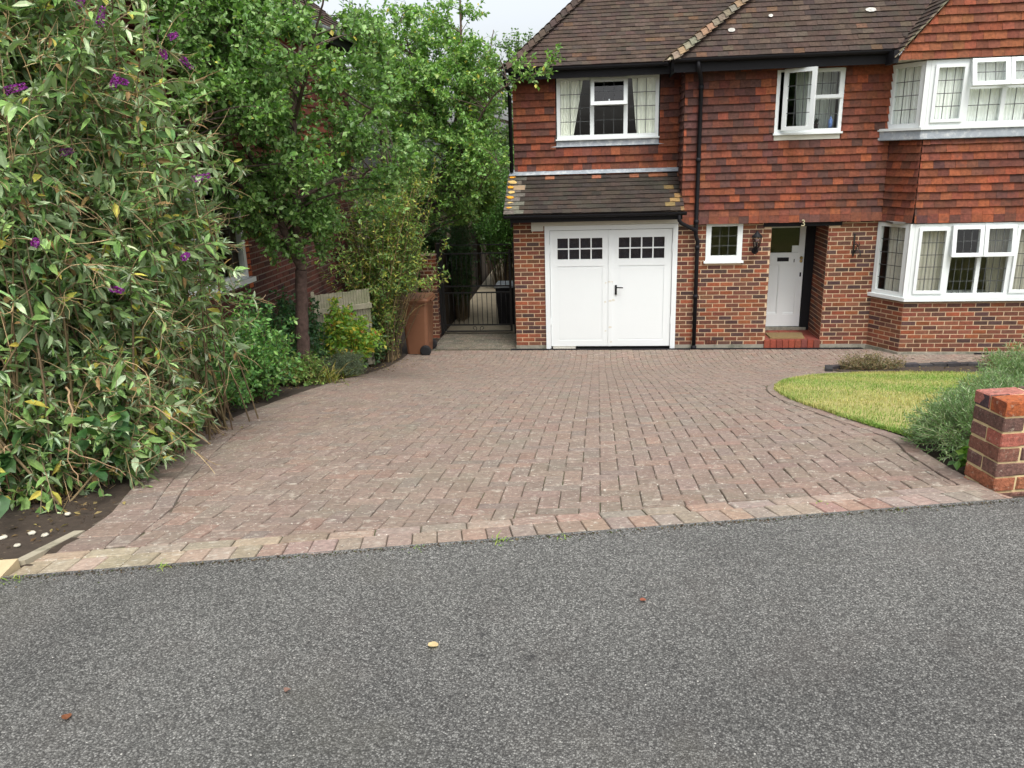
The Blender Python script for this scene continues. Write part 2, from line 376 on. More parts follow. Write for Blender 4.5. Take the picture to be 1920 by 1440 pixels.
def course(mb, line, o0, o1, step, sg, cols=None, dz=.0015):
    """blocks laid along a line between two offsets"""
    L = np.array(line, float); seg = np.hypot(*np.diff(L, axis=0).T); s = np.concatenate([[0], np.cumsum(seg)])
    def at(d):
        d = min(max(d, 0), s[-1]); x = np.interp(d, s, L[:, 0]); y = np.interp(d, s, L[:, 1])
        e = .12; t = np.array([np.interp(d + e, s, L[:, 0]) - np.interp(d - e, s, L[:, 0]), np.interp(d + e, s, L[:, 1]) - np.interp(d - e, s, L[:, 1])]); t /= np.hypot(*t)
        return np.array((x, y)), np.array((t[1], -t[0])) * sg
    d = 0
    while d < s[-1] - .02:
        e = min(d + step, s[-1]); (p, n0), (q, n1) = at(d), at(e)
        poly = [p + n0 * o0, q + n1 * o0, q + n1 * o1, p + n0 * o1]
        A = np.array(poly); ar = np.dot(A[:, 0], np.roll(A[:, 1], -1)) - np.dot(A[:, 1], np.roll(A[:, 0], -1))
        if ar < 0: poly = poly[::-1]
        paver(mb, poly, dz, jit(tuple(a_ + (b_ - a_) * max(0, min(1, (-1.5 - p[0]) / .9)) for a_, b_ in zip(random.choice(cols), (.31, .26, .185))), .15, .05) if cols else None); d = e
FRONT = [(-2.55, EDGE(-2.55)), (1.66, EDGE(1.66))]
PF = [(.25, .187, .147), (.265, .21, .165), (.245, .19, .155), (.275, .187, .144), (.26, .21, .17)]
course(mb, FRONT, .0, .2, .107, -1, PF); course(mb, FRONT, .2, .3, .205, -1, PF)
LF = [p for p in LEFT]; LF[0] = (-2.565, EDGE(-2.565) + .31)
course(mb, LF, .0, .2, .105, 1); course(mb, LF, .2, .3, .205, 1)
course(mb, RIGHT, .0, .1, .205, -1)
drive = mb.build('driveway', 'paver', kind='structure')
sv = [(x, y) for x, y in POLY]
xs = np.arange(-3.9, 9.6, .15); ys = np.arange(-11.6, .0, .15)
b = MB()
for x in xs:
    for y in ys:
        if (inpoly(x, y, POLY) or inpoly(x + .15, y + .15, POLY)) and y > EDGE(x) - .02 and inpoly(x + .07, y + .07, POLY):
            b.face([(xx, yy, g(xx, yy) - .0095) for xx, yy in ((x, y), (x + .15, y), (x + .15, y + .15), (x, y + .15))])
b.build('paving_bed', 'sand', kind='structure')
# concrete edging at the drive's left front corner, kerb beside it
b = MB()
b.hexa([(-2.625, -11.16, 1.80), (-2.572, -11.15, 1.80), (-2.645, -10.68, 1.75), (-2.70, -10.68, 1.75), (-2.625, -11.16, 1.892), (-2.572, -11.15, 1.894), (-2.645, -10.68, g(-2.645, -10.68) + .003), (-2.70, -10.68, g(-2.7, -10.68) + .002)])
M['strip'] = mat_plain('pale_concrete_edging', (.34, .305, .225), .95, .3, 14, .5, 90, stain=((.16, .15, .10), 6, .5, .65, .6)); b.build('edging_strip', 'strip', kind='structure')
for k in range(3):
    x1 = -2.56 - k * .62; x0 = x1 - .6
    b = MB(); q = lambda x, d, z: (x - .2 * d, EDGE(x) + d, z)
    b.hexa([q(x0, -.012, 1.8), q(x1, -.012, 1.8), q(x1, .14, 1.8), q(x0, .14, 1.8), q(x0, -.01, 1.908), q(x1, -.01, 1.904), q(x1, .135, 1.91), q(x0, .135, 1.914)])
    M['kerb'] = M.get('kerb') or mat_plain('yellow_kerb_stone', (.46, .37, .22), .95, .25, 14, .5, 90, stain=((.25, .2, .12), 8, .5, .65, .6)); b.build('kerb_stone', 'kerb', label=['yellowish kerb stone at the left end of the drive entrance', 'second kerb stone left of the drive entrance', 'third kerb stone left of the drive entrance'][k], category='kerb', group='kerb stones left of the drive')

# ------------------------------------------------------------------ cladding: bricks and tiles laid one by one
MORT = (.4, .29, .185)
def cut_spans(u0, u1, holes, v):
    sp = [(u0, u1)]
    for (a, c, d, e) in holes:
        if d - 1e-6 <= v <= e + 1e-6:
            o = []
            for s0, s1 in sp:
                if c <= s0 or a >= s1: o.append((s0, s1)); continue
                if a > s0: o.append((s0, a))
                if c < s1: o.append((c, s1))
            sp = o
    return sp
BRC = [(.175, .06, .034), (.20, .066, .034), (.165, .054, .033), (.125, .052, .034), (.095, .044, .032), (.165, .068, .04), (.07, .039, .034), (.22, .068, .032)]
def bricks(mb, F, u0, u1, v0, v1, holes=(), pal=BRC, bw=.225, bh=.075, proud=.0055, header=False, shift=0.):
    O, U, V, Nn = F; row = 0; v = v0; j = .0068
    while v < v1 - .01:
        vt = min(v + bh, v1)
        for s0, s1 in cut_spans(u0, u1, holes, (v + vt) / 2):
            u = u0 - bw + (bw / 2 if row % 2 else 0) + shift
            while u < s1:
                a, c = max(u, s0), min(u + bw, s1)
                if c - a > .03:
                    col = jit(random.choice(pal), .2, .08)
                    pr = proud + random.uniform(-.002, .002); e = .003
                    q = lambda uu, vv, nn: O + U * uu + V * vv + Nn * nn
                    a2, c2 = a + (j if a > s0 + 1e-6 else .001), c - (j if c < s1 - 1e-6 else .001)
                    b0, t0 = v + j, vt - j
                    P = [q(a2, b0, 0), q(c2, b0, 0), q(c2, t0, 0), q(a2, t0, 0), q(a2 + e, b0 + e, pr), q(c2 - e, b0 + e, pr), q(c2 - e, t0 - e, pr), q(a2 + e, t0 - e, pr)]
                    mb.mesh(P, [(4, 5, 6, 7), (0, 1, 5, 4), (1, 2, 6, 5), (2, 3, 7, 6), (3, 0, 4, 7)], col)
                u += bw
        v = vt; row += 1
def slabs(mb, F, u0, u1, v0, v1, holes, n0, n1, c=(.4, .3, .2)):
    us = sorted({u0, u1, *[min(max(h[k], u0), u1) for h in holes for k in (0, 1)]}); vs = sorted({v0, v1, *[min(max(h[k], v0), v1) for h in holes for k in (2, 3)]})
    O, U, V, Nn = F
    q = lambda uu, vv, nn: O + U * uu + V * vv + Nn * nn
    inside = lambda i, k: 0 <= i < len(us) - 1 and 0 <= k < len(vs) - 1 and not any(h[0] < (us[i] + us[i + 1]) / 2 < h[1] and h[2] < (vs[k] + vs[k + 1]) / 2 < h[3] for h in holes)
    for i in range(len(us) - 1):
        for k in range(len(vs) - 1):
            if not inside(i, k): continue
            a, b_, c0, d = us[i], us[i + 1], vs[k], vs[k + 1]
            mb.face([q(a, c0, n1), q(b_, c0, n1), q(b_, d, n1), q(a, d, n1)], c); mb.face([q(a, c0, n0), q(a, d, n0), q(b_, d, n0), q(b_, c0, n0)], c)
            if not inside(i - 1, k): mb.face([q(a, c0, n0), q(a, c0, n1), q(a, d, n1), q(a, d, n0)], c)
            if not inside(i + 1, k): mb.face([q(b_, c0, n1), q(b_, c0, n0), q(b_, d, n0), q(b_, d, n1)], c)
            if not inside(i, k - 1): mb.face([q(a, c0, n0), q(b_, c0, n0), q(b_, c0, n1), q(a, c0, n1)], c)
            if not inside(i, k + 1): mb.face([q(a, d, n1), q(b_, d, n1), q(b_, d, n0), q(a, d, n0)], c)
def blob(seed):
    r = random.Random(seed); w_ = [(r.uniform(.5, 2.2), r.uniform(.5, 2.2), r.uniform(0, 6)) for _ in range(4)]
    return lambda u, v: sum(math.sin(a * u + c * v + p) for a, c, p in w_) / 4
NB = blob(3)
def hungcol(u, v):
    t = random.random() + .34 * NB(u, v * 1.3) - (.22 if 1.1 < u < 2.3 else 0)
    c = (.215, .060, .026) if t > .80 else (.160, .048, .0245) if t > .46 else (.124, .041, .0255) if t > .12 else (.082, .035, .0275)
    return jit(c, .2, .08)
def roofcol(u, v):
    t = random.random()
    c = (.056, .037, .028) if t > .55 else (.045, .032, .026) if t > .25 else (.068, .049, .036) if t > .06 else (.092, .052, .031)
    return jit(c, .16, .06)
def tiles(mb, F, spans, v0, v1, gauge, tw, colf, t0=.004, t1=.036, wob=.003, shift=0., holes=()):
    O, U, V, Nn = F; row = 0; v = v0
    q = lambda uu, vv, nn: O + U * uu + V * vv + Nn * nn
    while v < v1 - .015:
        vt = min(v + gauge, v1); vv = vt + .02
        if holes: rowspans = [(s_, s_) for o_ in spans(v) for s_ in cut_spans(o_[0], o_[1], holes, (v + vt) / 2)]
        else: rowspans = list(zip(spans(v), spans(vt)))
        for (b0, b1), (a0, a1) in rowspans:
            lo, hi = min(b0, a0), max(b1, a1)
            u = math.floor(lo / tw) * tw - tw + (tw / 2 if row % 2 else 0) + shift
            while u < hi:
                bl, br = max(u, b0), min(u + tw, b1); tl, tr_ = max(u, a0), min(u + tw, a1)
                if br - bl < .004 and tr_ - tl < .004: u += tw; continue
                if br < bl: bl = br = (bl + br) / 2
                if tr_ < tl: tl = tr_ = (tl + tr_) / 2
                dz = random.uniform(-wob, wob); dn = random.uniform(-.003, .004); dr = random.uniform(-wob, wob) * .6; gp = .0012
                P = [q(bl + gp, v + dz - dr, t1 + dn), q(br - gp, v + dz + dr, t1 + dn + dr), q(tr_ - gp, vv, t0), q(tl + gp, vv, t0), q(bl + gp, v + dz - dr, t1 + dn - .013), q(br - gp, v + dz + dr, t1 + dn - .013 + dr)]
                mb.mesh(P, [(0, 1, 2, 3), (4, 5, 1, 0), (4, 0, 3), (1, 5, 2)], colf(u, v))
                u += tw
        v = vt; row += 1
fr = lambda o, u, v=(0, 0, 1): (lambda O, U, V: (O, U, V, U.cross(V)))(Vector(o), Vector(u).normalized(), Vector(v).normalized())

# ------------------------------------------------------------------ the house
H = empty('brick_house', 'red brick and tile-hung house with white garage doors and a two-storey bay', 'house')
FW = fr((0, 0, 0), (1, 0, 0))                          # facade plane Y=0, normal -Y
GAR = (-1.15, 1.15, -.1, 2.21); WC = (1.63, 2.24, 1.52, 2.23); DOOR = (2.715, 3.655, -.1, 2.12)
X0, X1 = -1.70, 10.0
bay_hole = (4.45, 7.27, .0, 2.3)
b = MB()
slabs(b, FW, X0, X1, -.1, 2.42, [GAR, WC, (2.715, 3.655, -.1, 2.2), bay_hole], -.22, 0)
# reveal sides of the porch recess, side wall of the garage, back wall
b.box(3.655, 3.76, .22, .98, -.1, 2.42); b.box(2.61, 2.715, .22, .98, -.1, 2.42)
b.box(X0, X0 + .2, .22, 7.0, -.1, 2.9); b.box(X0, X0 + .2, .80, 7.0, 2.9, 4.9); b.box(X0 + .2, X1 - .2, 6.8, 7.0, -.1, 4.7); b.box(X1 - .2, X1, .22, 7, -.1, 4.7)
wall = b.build('wall', 'mortar', H, label='red brick ground floor wall')
b = MB()
bricks(b, FW, X0, X1, .06, 2.36, [GAR, WC, DOOR, (2.6, 3.84, 2.1, 2.2), bay_hole, (1.0, 1.48, 2.2, 2.5), (-1.38, 1.29, 2.21, 2.36)])
FL_ = fr((X0, 7, 0), (0, -1, 0)); bricks(b, FL_, 0, 7, .06, 2.36)
FRV = fr((3.655, .86, 0), (0, -1, 0)); bricks(b, FRV, 0, .86, .15, 2.12)
FRL = fr((2.715, 0, 0), (0, 1, 0)); bricks(b, FRL, 0, .86, .15, 2.12)
b.build('brickwork', 'brick', wall)
for a_, c_ in ((X0 - .006, -1.16), (1.16, 2.70), (3.67, 4.44)): b = MB(); b.box(a_, c_, -.016, -.001, -.05, .07); b.build('plinth', 'cement', H)
b = MB()                                              # air brick by the downpipe
b.box(1.68, 1.89, -.012, -.003, .09, .145, (.05, .02, .015))
for k in range(7): b.box(1.69 + k * .028, 1.705 + k * .028, -.016, -.0125, .095, .14, (.14, .05, .03))
b.build('air_brick', 'brick', H)

# bay, lower brick part, window zones, upper tile hung part
A0, A1, B1, B0 = Vector((4.45, 0, 0)), Vector((4.79, -.55, 0)), Vector((6.93, -.55, 0)), Vector((7.27, 0, 0))
U1 = (A1 - A0).normalized(); L1 = (A1 - A0).length; U2 = Vector((1, 0, 0)); L2 = (B1 - A1).length; U3 = (B0 - B1).normalized()
FB = [fr(A0, U1), fr(A1, U2), fr(B1, U3)]; LB = [L1, L2, L1]
bay = H
def prism(mb, pts, z0, z1, c=(.4, .3, .2)):
    n = len(pts); P = [(p.x, p.y, z0) for p in pts] + [(p.x, p.y, z1) for p in pts]
    mb.mesh(P, [tuple(range(n))[::-1], tuple(range(n, 2 * n))] + [(i, (i + 1) % n, n + (i + 1) % n, n + i) for i in range(n)], c)
def bayring(d):  # bay outline moved outward by d
    k = d * .45
    return [Vector((A0.x - d, .0, 0)), Vector((A1.x - k, -.55 - d, 0)), Vector((B1.x + k, -.55 - d, 0)), Vector((B0.x + d, 0, 0))]
b = MB(); ring = [A0, A1, B1, B0, Vector((7.27, .24, 0)), Vector((4.45, .24, 0))]
prism(b, ring, -.12, .90); b.build('bay_wall', 'mortar', bay)
b = MB()
for F_, L_ in zip(FB, LB): bricks(b, F_, 0, L_, .06, .90)
b.build('bay_brickwork', 'brick', bay)
b = MB(); pr_ = bayring(.03); prism(b, pr_ + [Vector((7.27, .1, 0)), Vector((4.45, .1, 0))], -.1, .06); b.build('bay_plinth', 'cement', bay)
b = MB(); b.box(5.98, 6.2, -.592, -.578, -.0, .05, (.02, .02, .02)); b.build('bay_air_vent', 'black', bay)

def window_frame(mb, F_, u0, u1, v0, v1, t=.06, n0=-.05, n1=.02, bars=()):
    mb.lbox(F_, u0, u0 + t, v0, v1, n0, n1); mb.lbox(F_, u1 - t, u1, v0, v1, n0, n1)
    mb.lbox(F_, u0 + t, u1 - t, v0, v0 + t, n0, n1 - .002); mb.lbox(F_, u0 + t, u1 - t, v1 - t, v1, n0, n1 - .002)
    for bb in bars: mb.lbox(F_, *bb, n0 + .002, n1 - .004)
def pane(mbg, mbl, F_, u0, u1, v0, v1, nx, ny, n=-.02, lw=.011):
    O, U, V, Nn = F_; q = lambda u, v, d: O + U * u + V * v + Nn * d
    mbg.face([q(u0, v0, n), q(u1, v0, n), q(u1, v1, n), q(u0, v1, n)])
    for i in range(1, nx):
        u = u0 + (u1 - u0) * i / nx; mbl.lbox(F_, u - lw / 2, u + lw / 2, v0, v1, n + .002, n + .006)
    for i in range(1, ny):
        v = v0 + (v1 - v0) * i / ny; mbl.lbox(F_, u0, u1, v - lw / 2, v + lw / 2, n + .002, n + .0055)
def sash(mb, mbg, mbl, F_, u0, u1, v0, v1, nx, ny, t=.055, n0=-.02, n1=.045):
    mb.lbox(F_, u0, u0 + t, v0, v1, n0, n1); mb.lbox(F_, u1 - t, u1, v0, v1, n0, n1)
    mb.lbox(F_, u0 + t, u1 - t, v0, v0 + t, n0, n1); mb.lbox(F_, u0 + t, u1 - t, v1 - t, v1, n0, n1)
    pane(mbg, mbl, F_, u0 + t - .004, u1 - t + .004, v0 + t - .004, v1 - t + .004, nx, ny, (n0 + n1) / 2)
def tilt(F_, u0, v1, ang, off=.03):   # top-hung sash frame: local origin at its top edge
    O, U, V, Nn = F_; O2 = O + U * u0 + V * v1 + Nn * off
    V2 = V * math.cos(ang) + Nn * math.sin(ang); return (O2, U, V2, U.cross(V2))

def finish_window(name, f, s, gl, ld, parent, label=None):
    o = f.build(name, 'white', parent)
    if label: o['label'] = label
    if s.v: s.build('sash', 'white', o)
    gl.build('pane', 'glass', o); ld.build('leading', 'leadcame', o)
    return o
def win_set(): return MB(), MB(), MB(), MB()

# lower bay windows
for k, (F_, L_) in enumerate(zip(FB, LB)):
    f, s, gl, ld = win_set(); a = .035 if k == 1 else .0; u0, u1, v0, v1 = (.01, L_ - .04, .985, 2.17) if k != 1 else (.04, L_ - .04, .985, 2.17)
    if k == 2: u0, u1 = .04, L_ - .01
    if k == 1:
        f.lbox(F_, -.035, .038, .985, 2.17, -.05, .018); f.lbox(F_, L_ - .038, L_ + .035, .985, 2.17, -.05, .018)
        w4 = (u1 - u0) / 4; ms = [u0 + .63, u0 + .63 + .69, u1 - .63 - .0]
        ms = [u0 + .56, (u0 + u1) / 2, u1 - .56]; vt = 1.66
        bars = [(m - .035, m + .035, 1.045, 2.11) for m in (ms[0], ms[2])] + [(ms[1] - .03, ms[1] + .03, 1.045, 2.11)] + [(ms[0] + .035, ms[1] - .03, vt - .03, vt + .03), (ms[1] + .03, ms[2] - .035, vt - .03, vt + .03)]
        window_frame(f, F_, u0, u1, v0, v1, .06, bars=bars)
        for (a0, a1, h0, h1, nx, ny) in [(u0 + .06, ms[0] - .035, 1.045, 2.11, 3, 5), (ms[0] + .035, ms[1] - .03, 1.045, vt - .03, 4, 3), (ms[1] + .03, ms[2] - .035, 1.045, vt - .03, 4, 3), (ms[2] + .035, u1 - .06, 1.045, 2.11, 3, 5)]:
            if ny == 5: sash(s, gl, ld, F_, a0, a1, h0, h1, nx, ny, .05)
            else: pane(gl, ld, F_, a0, a1, h0, h1, nx, ny)
        for a0, a1 in ((ms[0] - .005, ms[1] - .006), (ms[1] + .006, ms[2] + .005)):
            T = tilt(F_, 0, 2.135, R(-7)); sash(s, gl, ld, T, a0, a1, -.49, 0, 3, 2, .06)
    else:
        window_frame(f, F_, u0, u1, v0, v1, .065); pane(gl, ld, F_, u0 + .065, u1 - .065, 1.05, 2.105, 3, 5)
    finish_window('bay_window', f, s, gl, ld, bay)
b = MB(); prism(b, bayring(.07) + [Vector((7.27, .1, 0)), Vector((4.45, .1, 0))], .925, .984); b.build('bay_sill', 'white', bay)
b = MB(); b.box(A0.x + .05, 7.2, -.5, .2, 2.171, 2.2); b.build('bay_ceiling', 'inside', bay)

# main upper wall, tile hung
UP = (2.64, 3.69, 3.60, 4.62)
FU = fr((0, -.05, 0), (1, 0, 0)); GW = (-.94, .82, 3.66, 4.68)
b = MB()
slabs(b, FU, 7.31, X1, 2.19, 4.75, [], -.2, 0, (.06, .04, .03)); b.build('upper_wall', 'blackwood', H); b = MB()
slabs(b, FU, 1.20, 4.47, 2.19, 4.75, [(2.64, 3.69, 3.62, 4.62)], -.2, 0, (.06, .04, .03))
b.box(1.2, 1.3, .15, .8, 2.42, 4.75)
b.build('upper_wall', 'blackwood', H, label='tile-hung first floor wall in orange and brown clay tiles'); b = MB()
FG = fr((0, .6, 0), (1, 0, 0)); slabs(b, FG, X0, 1.2, 2.9, 4.9, [(-.94, .82, 3.6, 4.68)], -.2, 0, (.06, .04, .03))
uw = b.build('upper_wall', 'blackwood', H, label='tile-hung wall above the garage')
b = MB()
holesU = [(2.64, 3.69, 3.53, 4.62)]
spU = lambda v: [(1.19, 4.46), (7.3, X1)]
# bell-cast lowest courses kick out
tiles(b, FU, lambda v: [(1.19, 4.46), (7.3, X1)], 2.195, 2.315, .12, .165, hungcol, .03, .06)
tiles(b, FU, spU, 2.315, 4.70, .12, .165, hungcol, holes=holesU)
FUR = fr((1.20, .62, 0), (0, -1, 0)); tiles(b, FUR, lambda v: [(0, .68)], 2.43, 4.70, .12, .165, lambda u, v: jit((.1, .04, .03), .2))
holesG = [(-.96, .84, 3.55, 4.7)]
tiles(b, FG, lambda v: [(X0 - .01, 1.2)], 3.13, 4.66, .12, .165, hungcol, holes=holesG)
b.build('hung_tile', 'tile', uw)
# bay apron tiles between the two windows, gable above
b = MB(); prism(b, [A0, A1, B1, B0], 2.20, 3.55, (.06, .04, .03))
b.build('bay_apron', 'blackwood', bay)
b = MB()
e = .05
for i, (F_, L_) in enumerate(zip(FB, LB)):
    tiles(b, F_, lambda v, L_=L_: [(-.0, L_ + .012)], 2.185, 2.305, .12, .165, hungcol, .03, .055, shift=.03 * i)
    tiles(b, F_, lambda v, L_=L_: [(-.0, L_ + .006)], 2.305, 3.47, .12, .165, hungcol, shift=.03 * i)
b.build('apron_tile', 'tile', bay)
A0u, A1u = Vector((4.42, -.05, 0)), Vector((4.74, -.58, 0)); B1u, B0u = Vector((7.0, -.58, 0)), Vector((7.32, -.05, 0))
FBU = [fr(A0u, A1u - A0u), fr(A1u, (1, 0, 0)), fr(B1u, B0u - B1u)]; LBU = [(A1u - A0u).length, B1u.x - A1u.x, (A1u - A0u).length]
for k, (F_, L_) in enumerate(zip(FBU, LBU)):
    f, s, gl, ld = win_set(); u0, u1, v0, v1 = [(.0, L_ - .035), (.04, L_ - .04), (.035, L_)][k] + (3.645, 4.60)
    if k == 1:
        f.lbox(F_, -.035, .038, v0, v1, -.05, .018); f.lbox(F_, L_ - .038, L_ + .035, v0, v1, -.05, .018)
        ms = [u0 + .56, (u0 + u1) / 2, u1 - .56]; vt = 4.20
        bars = [(m - .035, m + .035, v0 + .06, v1 - .06) for m in (ms[0], ms[2])] + [(ms[1] - .03, ms[1] + .03, v0 + .06, v1 - .06), (ms[0] + .035, ms[1] - .03, vt - .03, vt + .03), (ms[1] + .03, ms[2] - .035, vt - .03, vt + .03)]
        window_frame(f, F_, u0, u1, v0, v1, .06, bars=bars)
        for (a0, a1, h0, h1, nx, ny) in [(u0 + .06, ms[0] - .035, v0 + .06, v1 - .06, 3, 4), (ms[0] + .035, ms[1] - .03, v0 + .06, vt - .03, 3, 2), (ms[1] + .03, ms[2] - .035, v0 + .06, vt - .03, 3, 2), (ms[2] + .035, u1 - .06, v0 + .06, v1 - .06, 3, 4)]:
            if ny == 4: sash(s, gl, ld, F_, a0, a1, h0, h1, nx, ny, .05)
            else: pane(gl, ld, F_, a0, a1, h0, h1, nx, ny)
        for a0, a1 in ((ms[0] - .005, ms[1] - .006), (ms[1] + .006, ms[2] + .005)):
            T = tilt(F_, 0, 4.585, R(-16), .03); sash(s, gl, ld, T, a0, a1, -.40, 0, 3, 2, .06)
    else:
        window_frame(f, F_, u0, u1, v0, v1, .065); pane(gl, ld, F_, u0 + .065, u1 - .065, v0 + .065, v1 - .065, 3, 4)
    finish_window('bay_window', f, s, gl, ld, bay)
def ring_u(d): k = d * .45; return [Vector((A0u.x - d - .12, -.05 - .0, 0)), Vector((A1u.x - k, A1u.y - d, 0)), Vector((B1u.x + k, B1u.y - d, 0)), Vector((B0u.x + d, -.05, 0))]
b = MB(); prism(b, ring_u(.05) + [Vector((7.27, .1, 0)), Vector((4.45, .1, 0))], 3.605, 3.644); b.build('bay_sill', 'white', bay)
b = MB()
ra, rb = ring_u(.035), ring_u(.02)
P = [(p.x, p.y, 3.47) for p in ra] + [(p.x, p.y, 3.604) for p in rb]
b.mesh(P, [(0, 1, 5, 4), (1, 2, 6, 5), (2, 3, 7, 6)]); b.mesh([(p.x, p.y + .02, 3.46) for p in ra] + [(p.x, p.y + .02, 3.60) for p in rb], [(4, 5, 1, 0), (5, 6, 2, 1), (6, 7, 3, 2)])
b.build('sill_flashing', 'lead', bay)
# gable over the bay
GX0, GX1, GY, GZ, GM = 4.28, 7.46, -.62, 4.62, 1.13
gmid = (GX0 + GX1) / 2
FGa = fr((0, GY, 0), (1, 0, 0))
b = MB(); top = GZ + (gmid - GX0) * GM
b.mesh([(GX0, GY, GZ), (GX1, GY, GZ), (gmid, GY, top), (GX0, GY + .2, GZ), (GX1, GY + .2, GZ), (gmid, GY + .2, top)], [(0, 1, 2), (5, 4, 3), (0, 3, 4, 1)])
b.box(GX0, GX1, GY + .2, .0, GZ + .001, GZ + .03)
gb = b.build('gable', 'lintel', H, label='tile-hung gable over the bay')
b = MB()
gsp = lambda v: [(GX0 + max(0, v - GZ - .06) / GM, GX1 - max(0, v - GZ - .06) / GM)]
tiles(b, FGa, gsp, GZ - .005, top - .2, .12, .165, lambda u, v: jit(random.choice([(.225, .066, .029), (.185, .056, .027), (.155, .05, .028), (.20, .068, .03)]), .18, .08))
b.build('hung_tile', 'tile', gb)
# roofs
rf = MB()
def frs(o, u, v): O, U, V = Vector(o), Vector(u).normalized(), Vector(v).normalized(); return (O, U, V, U.cross(V))
MF, KH = 1.19, .65
Vm = Vector((0, 1, MF)); lm = Vm.length                    # main roof, front slope
ex, ey, ez = .96, -.36, 4.80
Fm = frs((0, ey, ez), (1, 0, 0), Vm)
hipx = lambda v: ex + (v / lm) / KH
tiles(rf, Fm, lambda v: [(hipx(v), X1 + .3)], 0, 3.2 * lm, .113, .165, roofcol, .005, .022)
ML = MF * KH; Vl = Vector((1, 0, ML)); ll = Vl.length
Fl = frs((ex, 0, ez), (0, -1, 0), Vl)
tiles(rf, Fl, lambda v: [(-4., .36 - KH * v / ll)], 0, 2.6 * ll, .113, .165, roofcol, .005, .022)
MW = 1.0; Vw = Vector((0, 1, MW)); lw_ = Vw.length           # roof over the garage wing
Fw_ = frs((0, .28, 4.83), (1, 0, 0), Vw)
tiles(rf, Fw_, lambda v: [(-1.76 + v / lw_, 3.6)], 0, 2.6 * lw_, .1, .165, roofcol, .005, .02)
Fwl = frs((-1.76, 0, 4.83), (0, -1, 0), Vector((1, 0, 1)))
tiles(rf, Fwl, lambda v: [(-6., -.28 - v / 1.414)], 0, 2.6 * 1.414, .1, .165, roofcol, .005, .02)
Vg = Vector((1, 0, GM)); Fg = frs((GX0 - .06, 0, GZ + .03), (0, -1, 0), Vg)   # gable's left slope
tiles(rf, Fg, lambda v: [(-4, .70)], 0, (gmid - GX0 + .06) * Vg.length, .1, .165, lambda u, v: jit(roofcol(u, v) if u < .5 else (.2, .17, .11), .2), .005, .02)
Fg2 = frs((GX1 + .06, 0, GZ + .03), (0, 1, 0), Vector((-1, 0, GM)))
tiles(rf, Fg2, lambda v: [(-.70, 4)], 0, (gmid - GX0 + .06) * Vg.length, .1, .165, roofcol, .005, .02)
# under-sheets so nothing shows between tiles
q = lambda F_, u, v, n=-.004: F_[0] + F_[1] * u + F_[2] * v + F_[3] * n
rf.face([q(Fm, ex, 0), q(Fm, X1 + .3, 0), q(Fm, X1 + .3, 3.2 * lm), q(Fm, hipx(3.2 * lm), 3.2 * lm)], (.04, .03, .025))
rf.face([q(Fw_, -1.76, 0), q(Fw_, 3.6, 0), q(Fw_, 3.6, 2.6 * lw_), q(Fw_, .84, 2.6 * lw_)], (.04, .03, .025))
rf.face([q(Fl, -4, 0), q(Fl, .36, 0), q(Fl, .36 - KH * 2.6, 2.6 * ll), q(Fl, -4, 2.6 * ll)], (.04, .03, .025))
rf.face([q(Fg, -4, 0), q(Fg, .68, 0), q(Fg, .68, 1.95 * Vg.length), q(Fg, -4, 1.95 * Vg.length)], (.04, .03, .025))
rf.face([q(Fwl, -6, 0), q(Fwl, -.28, 0), q(Fwl, -2.88, 3.6), q(Fwl, -6, 3.6)], (.04, .03, .025))
for (u, v, r1, r2) in ((1.89, .53, .06, .028), (2.52, .80, .035, .022), (4.05, .82, .085, .03)):   # pale lichen discs
    Fq = Fm; cpt = [q(Fq, u + r1 * math.cos(t) * random.uniform(.85, 1.1), v + 1.5 * r2 * math.sin(t), .034) for t in np.linspace(0, 6.28, 15)[:-1]]
    rf.face(cpt, (.46, .45, .41))
roof = rf.build('roof', 'roof', H)
def bonnet(mb, p0, d, n_, step, wdt, colf):   # rounded hip tiles stepping up a hip line
    d = Vector(d).normalized(); side = d.cross(Vector((0, 0, 1))).normalized(); nn = side.cross(d).normalized()
    for i in range(n_):
        p = Vector(p0) + d * (i * step); c = colf(); P = []
        for e_, rise in ((0, .045), (step * 1.35, .012)):
            for k in range(7):
                a = (k / 6 - .5) * 2; hgt = rise + .055 * (1 - a * a) - .03
                P.append(p + d * (e_ + .10 * abs(a) ** 1.3 * (-1)) + side * a * wdt + nn * hgt)
        P2 = [x - nn * .014 for x in P[:7]]
        mb.mesh(P + P2, [(k, k + 1, k + 8, k + 7) for k in range(6)] + [(14 + k, 15 + k, k + 1, k) for k in range(6)], c)
b = MB(); hc = lambda: jit(random.choice([(.16, .13, .09), (.13, .11, .075), (.15, .14, .1), (.2, .13, .08)]), .2)
bonnet(b, (ex, ey, ez + .02), (1, KH, MF * KH), 24, .133, .15, hc)
b.mesh([(ex - .09, ey - .02, ez - .01), (ex + .12, ey - .04, ez - .0), (ex + .05, ey + .05, ez + .09), (ex - .03, ey + .06, ez + .07)], [(0, 1, 2, 3)], (.45, .4, .26))
b.build('hip_tile', 'roof', roof); b = MB()
bonnet(b, (-1.76, .28, 4.85), (1, 1, 1), 24, .155, .12, lambda: roofcol(0, 0))
b.build('hip_tile', 'roof', roof)
